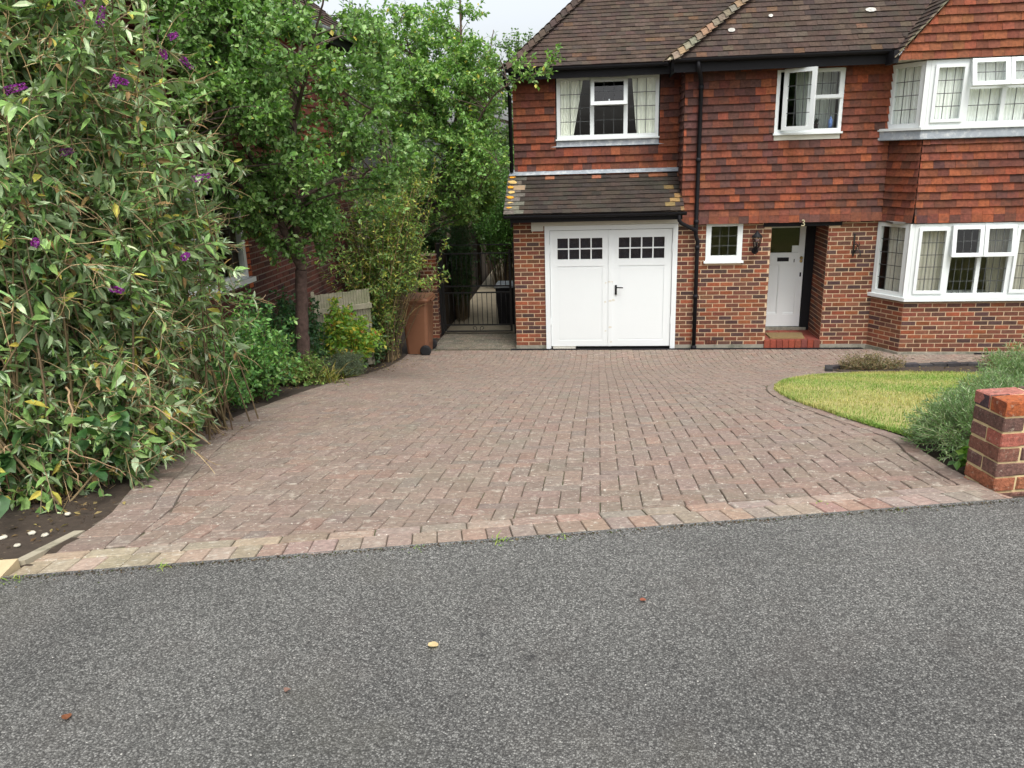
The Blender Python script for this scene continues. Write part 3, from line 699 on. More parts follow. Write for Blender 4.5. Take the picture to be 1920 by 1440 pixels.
# gutters, fascias, soffits
def gutter(mb, p, q_, r=.055):
    p, q_ = Vector(p), Vector(q_); d = (q_ - p).normalized(); s = Vector((0, 0, 1)).cross(d).normalized(); P = []
    for e_ in (p, q_):
        for k in range(9):
            a = math.pi + math.pi * k / 8; P.append(e_ + s * math.cos(a) * r + Vector((0, 0, math.sin(a) * r)))
    for e_ in (p, q_):
        for k in range(9):
            a = math.pi + math.pi * k / 8; P.append(e_ + s * math.cos(a) * (r - .006) + Vector((0, 0, math.sin(a) * (r - .006))))
    F_ = [(k, k + 1, k + 10, k + 9) for k in range(8)] + [(18 + k + 1, 18 + k, 27 + k, 27 + k + 1) for k in range(8)] + [(0, 9, 27, 18), (8, 26, 35, 17)]
    F_ += [tuple(range(8, -1, -1)), tuple(range(9, 18))]
    mb.mesh(P, F_, smooth=False)
    L_ = (q_ - p).length
    for t in np.arange(.9, L_, 1.6):
        c_ = p + d * t; P2 = [c_ + d * e_ + s * math.cos(math.pi + math.pi * k / 8) * (r + .006) + Vector((0, 0, math.sin(math.pi + math.pi * k / 8) * (r + .006))) for e_ in (-.025, .025) for k in range(9)]; mb.mesh(P2, [(k, k + 1, k + 10, k + 9) for k in range(8)] + [tuple(range(8, -1, -1)), tuple(range(9, 18))])
b = MB(); gutter(b, (.95, -.40, 4.795), (4.24, -.40, 4.795)); b.build('gutter', 'black', H, label='black gutter along the main eaves')
b = MB(); gutter(b, (-1.80, .24, 4.815), (.93, .24, 4.815)); b.build('gutter', 'black', H, label='black gutter along the eaves over the garage window')
b = MB(); gutter(b, (-1.82, -.36, 2.43), (1.25, -.36, 2.43)); b.build('gutter', 'black', H, label='black gutter above the garage doors')
b = MB(); b.box(.98, 4.24, -.34, -.32, 4.60, 4.79); b.box(.98, 4.24, -.32, -.05, 4.64, 4.66); b.box(.98, 1.0, -.32, .8, 4.6, 4.79); b.box(4.2, 4.27, -.66, -.3, 4.58, 4.76)
b.build('fascia', 'blackwood', H)
b = MB(); b.box(-1.72, .98, .30, .32, 4.64, 4.81); b.box(-1.72, .98, .32, .6, 4.68, 4.70); b.box(-1.74, -1.72, .3, 7, 4.64, 4.81)
b.build('fascia', 'blackwood', H)
b = MB(); b.box(X0 - .02, 1.19, -.29, -.27, 2.30, 2.42); b.box(X0 - .02, 1.19, -.27, 0, 2.37, 2.385); b.box(X0 - .02, X0, -.27, .0, 2.22, 2.42)
b.build('fascia', 'blackwood', H)
# lean-to roof over the garage doors
b = MB(); lv = Vector((0, .98, .66)); Fn = frs((0, -.34, 2.44), (1, 0, 0), lv)
def lcol(u, v):
    t = random.random()
    if u < -1.62: return jit((.12, .11, .09), .2)
    if v > .85 and t > .45: return jit((.25, .095, .05), .2)
    if u > .75 and t > .72: return jit((.20, .13, .055), .25)
    return jit(random.choice([(.042, .030, .024), (.047, .034, .026), (.041, .034, .027), (.035, .028, .023)]), .2)
tiles(b, Fn, lambda v: [(-1.83, 1.215)], 0, 1.13, .118, .165, lcol, .005, .023)
b.face([q(Fn, -1.8, .0), q(Fn, 1.2, 0), q(Fn, 1.2, 1.14), q(Fn, -1.8, 1.14)], (.04, .03, .025))
b.mesh([(-1.82, -.34, 2.42), (-1.82, .6, 2.42), (-1.82, .6, 3.07)], [(0, 1, 2)], (.05, .04, .035))
for k in range(7):   # orange lichen on the verge tiles
    v = .16 + .145 * k; r_ = random.uniform(.03, .06)
    cpt = [q(Fn, -1.74 + random.uniform(-.03, .03) + 1.3 * r_ * math.cos(t) * random.uniform(.8, 1.15), v + .8 * r_ * math.sin(t), .03) for t in np.linspace(0, 6.28, 13)[:-1]]
    b.face(cpt, (.75, .33, .03) if k % 2 == 0 else (.6, .42, .16))
leanto = b.build('porch_roof', 'roof', H, label='lichen-spotted lean-to roof above the garage doors')
b = MB(); b.mesh([(-1.80, .555, 3.10), (1.19, .555, 3.10), (1.19, .585, 3.165), (-1.80, .585, 3.165), (-1.80, .50, 3.065), (1.19, .50, 3.065)], [(0, 1, 2, 3), (4, 5, 1, 0)])
b.build('roof_flashing', 'lead', H)
# window over the garage
f, s, gl, ld = win_set(); bars = [(-.36, -.29, 3.72, 4.62), (.22, .29, 3.72, 4.62), (-.29, .22, 4.20, 4.26)]
window_frame(f, FG, -.94, .82, 3.66, 4.68, .06, bars=bars); f.lbox(FG, -.96, .84, 3.635, 3.66, -.05, .06)
pane(gl, ld, FG, -.88, -.36, 3.72, 4.62, 3, 4); pane(gl, ld, FG, -.29, .22, 3.72, 4.20, 3, 2); pane(gl, ld, FG, .29, .76, 3.72, 4.62, 3, 4)
T = tilt(FG, 0, 4.64, R(-13)); sash(s, gl, ld, T, -.345, .275, -.46, 0, 3, 2, .06)
s.lbox(T, -.04, -.02, -.42, -.35, -.03, -.015)
finish_window('window', f, s, gl, ld, H, 'white window above the garage with cream curtains')
b = MB(); b.mesh([(-.95, .57, 3.545), (.83, .57, 3.545), (.83, .585, 3.634), (-.95, .585, 3.634), (-1.06, .565, 3.53), (.93, .565, 3.53)], [(0, 1, 2, 3), (4, 5, 1, 0)]); b.build('sill_flashing', 'lead', H)
# small upstairs casement, left sash swung open
f, s, gl, ld = win_set(); window_frame(f, FU, 2.64, 3.69, 3.63, 4.62, .055, bars=[(3.13, 3.19, 3.685, 4.565), (3.19, 3.635, 4.13, 4.18)])
f.lbox(FU, 2.62, 3.71, 3.60, 3.63, -.05, .07)
sash(s, gl, ld, FU, 3.165, 3.66, 4.145, 4.595, 3, 2, .055); pane(gl, ld, FU, 3.19, 3.635, 3.685, 4.13, 3, 2)
an = R(33); Uo = Vector((math.cos(an), -math.sin(an), 0)); FO = fr((2.755, -.11, 0), Uo); sash(s, gl, ld, FO, 0, .50, 3.67, 4.60, 3, 4, .06)
finish_window('window', f, s, gl, ld, H, 'white upstairs window with its left sash swung open')
b = MB(); b.box(2.64, 3.68, -.075, -.052, 3.52, 3.598); b.build('sill_flashing', 'lintel', H)
# small window right of the downpipe
f, s, gl, ld = win_set(); window_frame(f, FW, 1.63, 2.24, 1.56, 2.23, .085, -.06, .012); pane(gl, ld, FW, 1.715, 2.155, 1.645, 2.145, 3, 3)
f.lbox(FW, 1.60, 2.27, 1.52, 1.56, -.06, .05); finish_window('window', f, s, gl, ld, H, 'small square white window beside the downpipe')

# garage doors
b = MB(); Fd = fr((0, -.005, 0), (1, 0, 0)); t = .085
b.lbox(Fd, -1.15, -1.15 + t, .0, 2.21, -.1, .03); b.lbox(Fd, 1.15 - t, 1.15, .0, 2.21, -.1, .03); b.lbox(Fd, -1.15 + t, 1.15 - t, 2.135, 2.21, -.1, .028)
gd = b.build('garage_door', 'whitepaint', H, label='pair of white garage doors with small glazed squares at the top')
for sgn in (-1, 1):
    b = MB(); gl = MB(); u0, u1 = (-1.06, -.012) if sgn < 0 else (.012, 1.06); v0, v1 = .05, 2.125
    gu0, gu1, gv0, gv1 = u0 + .13, u1 - .13, 1.62, 1.99
    b.lbox(Fd, u0, gu0, v0, v1, -.06, .004); b.lbox(Fd, gu1, u1, v0, v1, -.06, .004); b.lbox(Fd, gu0, gu1, gv1, v1, -.06, .004); b.lbox(Fd, gu0, gu1, 1.50, gv0, -.06, .004); b.lbox(Fd, gu0, gu1, v0, v0 + .11, -.06, .004)
    b.lbox(Fd, gu0, gu1, v0 + .11, 1.50, -.05, -.006)
    b.lbox(Fd, gu0 + .02, gu1 - .02, v0 + .13, 1.48, -.006, -.001)
    for i in range(1, 4): u = gu0 + (gu1 - gu0) * i / 4; b.lbox(Fd, u - .011, u + .011, gv0, gv1, -.04, -.002)
    b.lbox(Fd, gu0, gu1, (gv0 + gv1) / 2 - .01, (gv0 + gv1) / 2 + .01, -.038, -.004)
    for vv in (.45, 1.75): b.lbox(Fd, (u0 - .016) if sgn < 0 else u1 - .008, (u0 + .008) if sgn < 0 else u1 + .016, vv, vv + .13, .004, .022)
    if sgn > 0: b.lbox(Fd, -.035, .03, v0, v1, .006, .016)
    leaf_ = b.build('door_leaf', 'whitepaint', gd)
    gl.lbox(Fd, gu0, gu1, gv0, gv1, -.055, -.05); M['smoke_glass'] = M.get('smoke_glass') or mat_glass('smoked_glass', (.45, .46, .5), 1.); gl.build('pane', 'smoke_glass', gd)
    b = MB(); b.lbox(Fd, gu0, gu1, gv0, gv1, -.12, -.11); b.build('pane_backing', 'lead', gd)
b = MB(); b.lbox(Fd, .08, .115, .99, 1.16, .004, .022); b.tube([(.097, -.03, 1.125), (.097, -.075, 1.125), (.22, -.08, 1.12)], .010, 8); b.lathe([(.012, -.03), (.012, -.004)], (.097, 0, 1.03), 10, axis='Y'); b.build('handle', 'black', gd)
M['filler'] = mat_plain('wood_filler', (.62, .60, .52), .7, .1)
for (u, v, r_) in ((-.08, 1.2, .02), (-.02, 1.22, .025), (.03, 1.22, .02), (-.09, .86, .025), (.0, .88, .03), (.05, .89, .035), (.0, .4, .03), (-.08, .33, .02), (.02, .13, .02)):
    b = MB(); b.face([Fd[0] + Fd[1] * (u + r_ * math.cos(t_) * random.uniform(.7, 1.3)) + Fd[2] * (v + .6 * r_ * math.sin(t_)) + Fd[3] * (.0052 if abs(u) > .036 else .0172) for t_ in np.linspace(0, 6.28, 10)[:-1]]); b.build('filler_patch', 'filler', gd)
b = MB(); b.box(-1.38, 1.29, -.05, -.004, 2.215, 2.345); b.box(-1.38, -1.17, -.052, -.004, 2.13, 2.2145); b.box(1.17, 1.40, -.045, -.004, 2.17, 2.2145)
b.build('lintel_board', 'lintel', H)
b = MB(); b.box(-1.03, -.62, -.03, .05, -.01, .04); b.build('threshold', 'lintel', H)
# front door recess
b = MB(); b.box(2.58, 3.86, -.025, .05, 2.122, 2.198); b.build('porch_beam', 'blackwood', H)
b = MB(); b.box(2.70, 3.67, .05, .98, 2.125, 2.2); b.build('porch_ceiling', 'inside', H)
for _n in range(1):
    st = MB(); st.box(2.718, 3.652, .0, .98, -.05, .145, (.28, .05, .03))
    for k in range(9): st.box(2.705 + k * .106, 2.705 + k * .106 + .1, -.035, .0005, .005, .15, jit(random.choice([(.24, .052, .03), (.22, .05, .03), (.15, .045, .035), (.27, .065, .038)]), .15), .004)
    for k in range(4):
        for m_ in range(5): st.box(2.72 + m_ * .187, 2.72 + m_ * .187 + .18, .005 + k * .19, .005 + k * .19 + .184, .1455, .152, jit((.20, .05, .034), .2))
    st.build('doorstep', 'tread', H)
fd = fr((0, .80, 0), (1, 0, 0))
b = MB(); b.lbox(fd, 3.50, 3.652, .152, 2.12, -.1, .03); b.lbox(fd, 2.718, 2.745, .152, 2.12, -.1, .03)
dfr = b.build('door_frame', 'blackwood', H)
b = MB(); b.lbox(fd, 2.72, 3.6, .153, .20, -.1, .06); b.build('door_threshold', 'cement', H)
b = MB(); d0, d1 = 2.76, 3.487
b.lbox(fd, d0, d0 + .1, .215, 2.10, -.045, 0); b.lbox(fd, d1 - .1, d1, .215, 2.10, -.045, 0); b.lbox(fd, d0 + .1, d1 - .1, .215, .44, -.045, -.001); b.lbox(fd, d0 + .1, d1 - .1, 1.36, 1.575, -.045, -.001); b.lbox(fd, d0 + .1, d1 - .1, 2.02, 2.10, -.045, -.001)
mid = (d0 + d1) / 2; b.lbox(fd, mid - .05, mid + .05, .44, 1.36, -.045, -.001)
for a, c in ((d0 + .1, mid - .05), (mid + .05, d1 - .1)):
    b.lbox(fd, a, c, .44, 1.36, -.04, -.022); b.lbox(fd, a, c, .44, .465, -.022, -.008); b.lbox(fd, a, a + .014, .465, 1.36, -.022, -.008); b.lbox(fd, c - .014, c, .465, 1.36, -.022, -.008)
fdo = b.build('front_door', 'whitepaint', H, label='white front door with dark glazed top half')
b = MB(); b.lbox(fd, d0 + .1, d1 - .1, 1.575, 2.02, -.03, -.02); b.build('pane', 'dark_glass', fdo)
b = MB(); b.lbox(fd, 3.02, 3.22, 1.42, 1.49, .0, .012); b.lbox(fd, 3.03, 3.21, 1.43, 1.48, .012, .018); b.build('letter_plate', 'black', fdo)
b = MB(); b.lathe([(.0, -.055), (.022, -.05), (.028, -.03), (.016, -.012), (.03, 0)], (3.44, .80, 1.48), 12, axis='Y'); b.lathe([(0, -.02), (.025, -.018), (.028, 0)], (3.44, .80, 1.42), 12, axis='Y'); b.build('door_knob', 'brass', fdo)
b = MB(); b.lbox(fd, 3.43, 3.455, 1.14, 1.215, .0, .01); b.build('keyhole_plate', 'black', fdo); b = MB(); b.lbox(fd, 3.31, 3.322, 1.40, 1.46, 0, .012); b.build('keyhole_plate', 'black', fdo)
b = MB(); b.lbox(fd, 3.27, 3.388, 1.578, 1.70, -.018, -.0165); b.build('notice', 'white', fdo)
# house number 3 on the beam
b = MB(); pts = [(-.028, .05), (-.012, .062), (.012, .06), (.024, .042), (.014, .022), (-.006, .012), (.016, .004), (.028, -.018), (.018, -.042), (-.008, -.05), (-.03, -.036)]
b.tube([(3.20 + x * .85, -.105, 2.175 + z * .85) for x, z in pts], .010, 6); b.build('house_number', 'number', H)
# downpipes
b = MB(); px = 1.44
b.tube([(px - .09, -.40, 4.76), (px - .09, -.40, 4.66), (px - .04, -.28, 4.56), (px, -.125, 4.42), (px, -.125, 2.2), (px, -.125, 2.02), (px + .04, -.075, 1.90), (px + .04, -.06, 1.84), (px + .04, -.06, .0)], .034, 10)
for z in (4.38, 3.25, 2.24): b.tube([(px, -.125, z - .035), (px, -.125, z + .035)], .042, 10)
for z in (1.80, .95): b.tube([(px + .04, -.06, z - .035), (px + .04, -.06, z + .035)], .042, 10)
b.tube([(1.13, -.36, 2.40), (1.13, -.36, 2.29), (1.17, -.33, 2.24), (px - .01, -.14, 2.10), (px, -.125, 2.02)], .032, 10)
b.tube([(px + .04, -.06, .05), (px + .04, -.09, .0)], .05, 8)
b.build('downpipe', 'black', H, label='black downpipe from the main gutter, joined by the garage pipe')
b = MB(); b.tube([(-1.80, .24, 4.78), (-1.80, .24, 4.68), (-1.79, .45, 4.55), (-1.76, .56, 4.5), (-1.76, .56, 3.12)], .034, 10); b.build('downpipe', 'black', H, label='black downpipe at the left edge of the house')
# rooms behind the glass
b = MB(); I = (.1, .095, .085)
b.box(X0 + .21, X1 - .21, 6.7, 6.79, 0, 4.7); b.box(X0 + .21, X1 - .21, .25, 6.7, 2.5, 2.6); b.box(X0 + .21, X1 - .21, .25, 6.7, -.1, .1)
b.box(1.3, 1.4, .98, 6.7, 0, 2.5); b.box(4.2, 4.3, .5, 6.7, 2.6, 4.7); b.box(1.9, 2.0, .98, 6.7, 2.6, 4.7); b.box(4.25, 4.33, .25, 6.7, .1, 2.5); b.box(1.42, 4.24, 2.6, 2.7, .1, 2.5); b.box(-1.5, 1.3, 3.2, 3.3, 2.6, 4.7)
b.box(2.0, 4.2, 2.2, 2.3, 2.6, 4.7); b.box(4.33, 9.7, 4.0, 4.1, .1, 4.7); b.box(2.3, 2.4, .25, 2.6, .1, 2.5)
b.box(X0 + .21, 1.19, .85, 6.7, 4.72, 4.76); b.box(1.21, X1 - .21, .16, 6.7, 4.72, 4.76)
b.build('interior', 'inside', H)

# curtains, each hung behind its own window
def curtain(label, F_, u0, u1, v0, v1, n=-.16, taper=0, side=1, pleats=9, col=(.55, .56, .48), amp=.018):
    O, U, V, Nn = F_; b = MB(); m_ = pleats * 6; rows = 8; P = []
    for j in range(rows + 1):
        tt = j / rows; v = v1 + (v0 - v1) * tt; wd = (u1 - u0) * (1 - taper * tt)
        for i in range(m_ + 1):
            s_ = i / m_; u = (u0 + s_ * wd) if side > 0 else (u1 - s_ * wd)
            P.append(O + U * u + V * v + Nn * (n + amp * math.sin(s_ * pleats * 6.283 + .6 * math.sin(3 * tt + s_ * 9))))
    fs = [(j * (m_ + 1) + i, j * (m_ + 1) + i + 1, (j + 1) * (m_ + 1) + i + 1, (j + 1) * (m_ + 1) + i) for j in range(rows) for i in range(m_)]
    b.mesh(P, fs, col, True)
    return b.build('curtain', 'net', None, label=label, category='curtain', group='curtains behind the windows')
cr = (.9, .92, .82)
curtain('cream curtain at the left of the window over the garage', FG, -.88, -.48, 3.68, 4.64, -.085, .45, 1, 6, cr)
curtain('cream curtain at the right of the window over the garage', FG, .36, .78, 3.68, 4.64, -.085, .22, -1, 6, cr)
curtain('grey curtain behind the upstairs window with its sash open', FU, 3.0, 3.66, 3.66, 4.58, -.3, .1, -1, 9, (.5, .54, .5))
nt_ = (.92, .95, .90)
curtain('pale net curtain in the angled left pane of the upstairs bay', FBU[0], .03, LBU[0] - .03, 3.66, 4.58, -.08, 0, 1, 9, nt_, .012)
curtain('pale net curtain across the front of the upstairs bay', FBU[1], .1, LBU[1] - .1, 3.66, 4.58, -.085, 0, 1, 40, nt_, .013)
be = (.50, .485, .42)
curtain('beige curtain in the angled left pane of the downstairs bay', FB[0], .16, LB[0] - .02, 1.0, 2.15, -.085, 0, -1, 7, be)
curtain('beige curtain behind the tall pane left of the opening downstairs bay lights', FB[1], .05, .58, 1.0, 2.15, -.085, 0, 1, 8, (.46, .44, .375))
curtain('narrow beige curtain edge left of the dark downstairs bay panes', FB[1], .62, .80, 1.0, 2.15, -.22, .5, 1, 4, (.34, .33, .28))
curtain('beige curtain sweeping right of the dark downstairs bay panes', FB[1], 1.20, 1.56, 1.0, 2.15, -.16, .35, -1, 9, (.36, .345, .29))
curtain('beige curtain behind the tall right pane of the downstairs bay', FB[1], 1.57, 2.08, 1.0, 2.15, -.085, 0, 1, 8, (.46, .44, .375))

# things on and by the facade
t_ = empty('wall_lantern', 'black carriage lantern on the brick wall left of the front door', 'lantern', None, (2.46, -.02, 1.66))
b = MB(); b.lathe([(.05, 0), (.06, .012), (.05, .024)], (0, .008, .06), 14, axis='Y'); b.tube([(0, 0, .06), (0, -.05, .04), (0, -.10, .07), (0, -.10, .11)], .011, 8); b.lathe([(.008, -.02), (.02, 0), (.03, .02), (.045, .03), (.05, .035)], (0, -.10, .1), 8); b.build('bracket', 'black', t_)
b = MB(); b.lathe([(.085, .30), (.09, .31), (.07, .34), (.03, .375), (.018, .39), (.022, .40), (0, .415)], (0, -.10, 0), 8); b.build('lamp_cap', 'black', t_)
b = MB(); b.lathe([(.045, .138), (.072, .298)], (0, -.10, 0), 6); b.build('lamp_glass', 'glass', t_)
b = MB()
for k in range(6): a = k * math.pi / 3; b.tube([(.047 * math.cos(a), -.10 + .047 * math.sin(a), .136), (.075 * math.cos(a), -.10 + .075 * math.sin(a), .30)], .005, 5)
b.tube([(0, -.10, .138), (0, -.10, .22)], .012, 8); b.build('lamp_cage', 'black', t_)
b = MB(); xx = 4.08
b.box(xx - .012, xx + .012, -.02, -.007, 1.60, 1.98); b.tube([(xx, -.018, 1.80), (xx + .02, -.1, 1.80), (xx + .035, -.17, 1.79), (xx + .03, -.2, 1.83), (xx + .02, -.19, 1.86)], .008, 6)
b.tube([(xx, -.02, 1.64), (xx + .03, -.06, 1.72), (xx + .035, -.11, 1.79)], .006, 6); b.tube([(xx + .05 + .045 * math.cos(a), -.09, 1.67 + .05 * math.sin(a)) for a in np.linspace(-1.4, 3.6, 14)], .006, 6)
b.tube([(xx, -.02, 1.68), (xx + .06, -.08, 1.75), (xx + .09, -.12, 1.64), (xx + .085, -.12, 1.60)], .006, 6)
b.tube([(xx + .005, -.05, 1.84), (xx + .05, -.06, 1.80), (xx + .055, -.06, 1.76), (xx + .02, -.05, 1.74)], .006, 6)
b.build('hanging_bracket', 'iron', None, label='black wrought iron hanging-basket bracket on the brick right of the door', category='bracket')
b = MB(); b.mesh([(2.82, .06, .153), (3.42, .06, .153), (3.47, .46, .153), (2.80, .46, .153), (2.83, .07, .178), (3.41, .07, .178), (3.455, .45, .178), (2.81, .45, .178)], [(3, 2, 1, 0), (4, 5, 6, 7), (0, 1, 5, 4), (1, 2, 6, 5), (2, 3, 7, 6), (3, 0, 4, 7)])
b.build('doormat', 'coir', None, label='brown coir doormat on the red doorstep', category='doormat')
b = MB(); b.box(X0 - .1, 4.38, -.115, -.018, -.05, .006); 
for x in np.arange(X0 - .08, 4.36, .03): b.box(x, x + .012, -.105, -.03, .0065, .012)
b.build('drain_channel', 'black', None, label='long black drain channel along the foot of the house', category='drain')
t_ = empty('pot_plant', 'small dark pot plant on the sill of the upstairs window with its sash open', 'plant', None, (3.33, .06, 3.69))
b = MB(); b.lathe([(.03, 0), (.045, .07), (.047, .075)], (0, 0, 0), 10, (.03, .02, .02)); b.build('pot', 'stem', t_)
b = MB()
for k in range(40):
    a, el = random.uniform(0, 6.28), random.uniform(.2, 1.4); d = Vector((math.cos(a) * math.cos(el), math.sin(a) * math.cos(el), math.sin(el))) * random.uniform(.06, .11); p = Vector((0, 0, .07)); s_ = d.cross(Vector((0, 0, 1))).normalized() * .014
    b.face([p, p + d * .5 + s_, p + d, p + d * .5 - s_], (.02, .035, .02))
b.build('foliage', 'leaf', t_)
b = MB(); b.lathe([(.0, 0), (.032, 0), (.034, .1), (.03, .13), (.012, .15), (.012, .18), (0, .18)], (3.55, .05, 3.69), 12, (.15, .25, .55)); b.build('bottle', 'stem', None, label='blue plastic bottle on the sill of the upstairs window', category='bottle')

# ------------------------------------------------------------------ neighbouring house on the left
NH = empty('neighbour_house', 'neighbouring brick and tile-hung house behind the trees on the left', 'house')
NX = -4.62; FN = fr((NX, -9.5, 0), (0, 1, 0))     # U along +Y, normal +X
wy = lambda y: y + 9.5
NW = (wy(-6.6), wy(-4.40), 2.02, 3.32)
b = MB(); M['mortar_dark'] = mat_plain('shade_darkened_mortar', (.17, .135, .105), .95, .3, 12, .4, 150)  # mortar colour darkened to carry the shade on this side wall
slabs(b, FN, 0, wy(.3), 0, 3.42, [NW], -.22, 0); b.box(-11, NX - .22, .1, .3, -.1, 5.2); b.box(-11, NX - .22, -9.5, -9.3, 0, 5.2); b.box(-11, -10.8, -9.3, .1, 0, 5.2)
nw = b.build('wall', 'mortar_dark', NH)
b = MB(); bricks(b, FN, 0, wy(.3), .3, 3.36, [NW], pal=[(.07, .027, .02), (.085, .03, .022), (.055, .023, .02), (.11, .036, .024)])  # dark brick palette, the wall's shade put into its colours
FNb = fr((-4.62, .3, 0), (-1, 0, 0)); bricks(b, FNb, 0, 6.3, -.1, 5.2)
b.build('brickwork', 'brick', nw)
b = MB(); bricks(b, FN, NW[1], NW[1] + .113, 1.9, 3.36, [], pal=[(.35, .09, .035), (.3, .08, .03)], bw=.113, proud=.011); b.build('window_jamb', 'brick', nw)
b = MB(); slabs(b, FN, 0, wy(.3), 3.42, 5.3, [], -.2, .02, (.05, .03, .025)); nu = b.build('upper_wall', 'blackwood', NH)
b = MB(); FN2 = fr((NX + .02, -9.5, 0), (0, 1, 0)); tiles(b, FN2, lambda v: [(0, wy(.3))], 3.38, 5.28, .12, .165, lambda u, v: jit(random.choice([(.15, .042, .024), (.12, .036, .024), (.18, .052, .028)]), .2)); b.build('hung_tile', 'tile', nu)
f, s, gl, ld = win_set(); window_frame(f, FN, NW[0], NW[1], NW[2] + .03, NW[3], .07, -.06, .012, [(wy(-5.55), wy(-5.48), NW[2] + .1, NW[3] - .07)]); f.lbox(FN, NW[0] - .05, NW[1] + .07, NW[2] - .03, NW[2] + .03, -.06, .075)
pane(gl, ld, FN, NW[0] + .07, wy(-5.55), NW[2] + .1, NW[3] - .07, 4, 4); pane(gl, ld, FN, wy(-5.48), NW[1] - .07, NW[2] + .1, NW[3] - .07, 4, 4)
finish_window('window', f, s, gl, ld, NH, 'white window of the neighbouring house')
b = MB(); b.box(-10.7, NX - .23, -9.2, 0, 1.1, 1.2); b.box(-8, -7.9, -9.2, 0, 1.2, 5); b.box(-10.7, NX - .23, -9.2, 0, 3.5, 3.6); b.build('interior', 'inside', NH)
b = MB(); Vn = Vector((-1, 0, .95)); Fr1 = frs((NX + .36, 0, 5.32), (0, 1, 0), Vn); ln = Vn.length
tiles(b, Fr1, lambda v: [(-10, .55 - v / ln)], 0, 3.2 * ln, .1, .165, roofcol, .005, .02)
Fr2 = frs((0, .55, 5.32), (-1, 0, 0), Vector((0, -1, .95))); tiles(b, Fr2, lambda v: [(-(NX + .36) + v / ln, 11)], 0, 3.2 * ln, .1, .165, roofcol, .005, .02)
b.face([q(Fr1, -10, 0), q(Fr1, .55, 0), q(Fr1, -2.65, 3.2 * ln), q(Fr1, -10, 3.2 * ln)], (.04, .03, .025))
b.face([q(Fr2, 4.26, 0), q(Fr2, 11, 0), q(Fr2, 11, 3.2 * ln), q(Fr2, 7.46, 3.2 * ln)], (.04, .03, .025))
nr = b.build('roof', 'roof', NH)
b = MB(); gutter(b, (NX + .42, .6, 5.31), (NX + .42, -10, 5.31)); b.build('gutter', 'lead', NH)
b = MB(); b.box(NX + .33, NX + .35, -10, .5, 5.14, 5.30); b.box(NX + .04, NX + .33, -10, .5, 5.16, 5.18); b.build('fascia', 'blackwood', NH)

# ------------------------------------------------------------------ gate, pier, fences, passage, bins
M['slab'] = mat_plain('pale_path_concrete', (.30, .26, .185), .95, .2, 6, .4, 120, stain=((.2, .18, .13), 2, .5, .68, .5))
grid('paving_bed', np.linspace(-3.3, -1.72, 6), np.linspace(-.02, 1.3, 4), lambda X, Y: -.009 + 0 * X, 'sand', kind='structure')
b = MB()
for r_ in range(13):
    for c_ in range(9):
        x0 = max(-3.3, -3.4 + c_ * .2 + (.1 if r_ % 2 else 0)); x1 = min(-1.72, -3.2 + c_ * .2 + (.1 if r_ % 2 else 0))
        if x1 - x0 > .03: paver(b, [np.array(p_) for p_ in ((x0, -.01 + r_ * .1), (x1, -.01 + r_ * .1), (x1, .09 + r_ * .1), (x0, .09 + r_ * .1))], 0, jit(random.choice([(.13, .115, .085), (.15, .125, .095), (.115, .105, .08)]), .15, .03))
b.build('gate_paving', 'paver', kind='structure')
grid('passage_path', np.linspace(-3.3, -1.72, 6), np.linspace(1.294, 14, 20), lambda X, Y: .012 + .03 * np.clip(Y - 3, 0, 20) + 0 * X, 'slab', kind='structure')
GT = empty('iron_gate', 'black wrought iron side gate between the brick pier and the garage', 'gate', None, (0, 0, 0))
gy_ = 1.28; gx0, gx1 = -3.27, -1.93
b = MB()
for x in (gx0, gx1): b.box(x - .02, x + .02, gy_ - .02, gy_ + .02, .05, 1.66)
for z in (1.60, .96, .83, .18, .05): b.box(gx0 + .02, gx1 - .02, gy_ - .012, gy_ + .012, z - .013, z + .013)
b.box(gx0 + .1, gx1 + .02, gy_ - .01, gy_ + .01, 1.755, 1.775)
b.build('gate_frame', 'iron', GT)
for k in range(1, 14):
    x = gx0 + (gx1 - gx0) * k / 14; b = MB(); b.tube([(x, gy_, .19), (x, gy_, .82)], .007, 6); b.tube([(x, gy_, .97), (x, gy_, 1.59)], .007, 6)
    b.build('bar', 'iron', GT)
for sg in (-1, 1):
    b = MB(); cx = (gx0 + gx1) / 2
    b.tube([(cx + sg * (.03 + .05 - .045 * (1 - t_ / 7) * math.cos(t_)), gy_, .11 + .045 * (1 - t_ / 9) * math.sin(t_)) for t_ in np.linspace(-1, 5.2, 18)], .006, 5); b.build('scroll', 'iron', GT)
for x in (-3.33, -1.84): b = MB(); b.box(x - .03, x + .03, gy_ - .03, gy_ + .03, 0, 1.8); b.build('gate_post', 'iron', GT)
PR = empty('brick_pier', 'brick gate pier behind the brown wheelie bin', 'pier')
b = MB(); b.box(-3.68, -3.36, 1.1, 1.42, -.1, 1.6); b.build('core', 'mortar', PR)
b = MB(); bricks(b, fr((-3.68, 1.1, 0), (1, 0, 0)), 0, .32, -.05, 1.6, bw=.16); bricks(b, fr((-3.36, 1.1, 0), (0, 1, 0)), 0, .32, -.05, 1.6, bw=.16); b.build('brickwork', 'brick', PR)
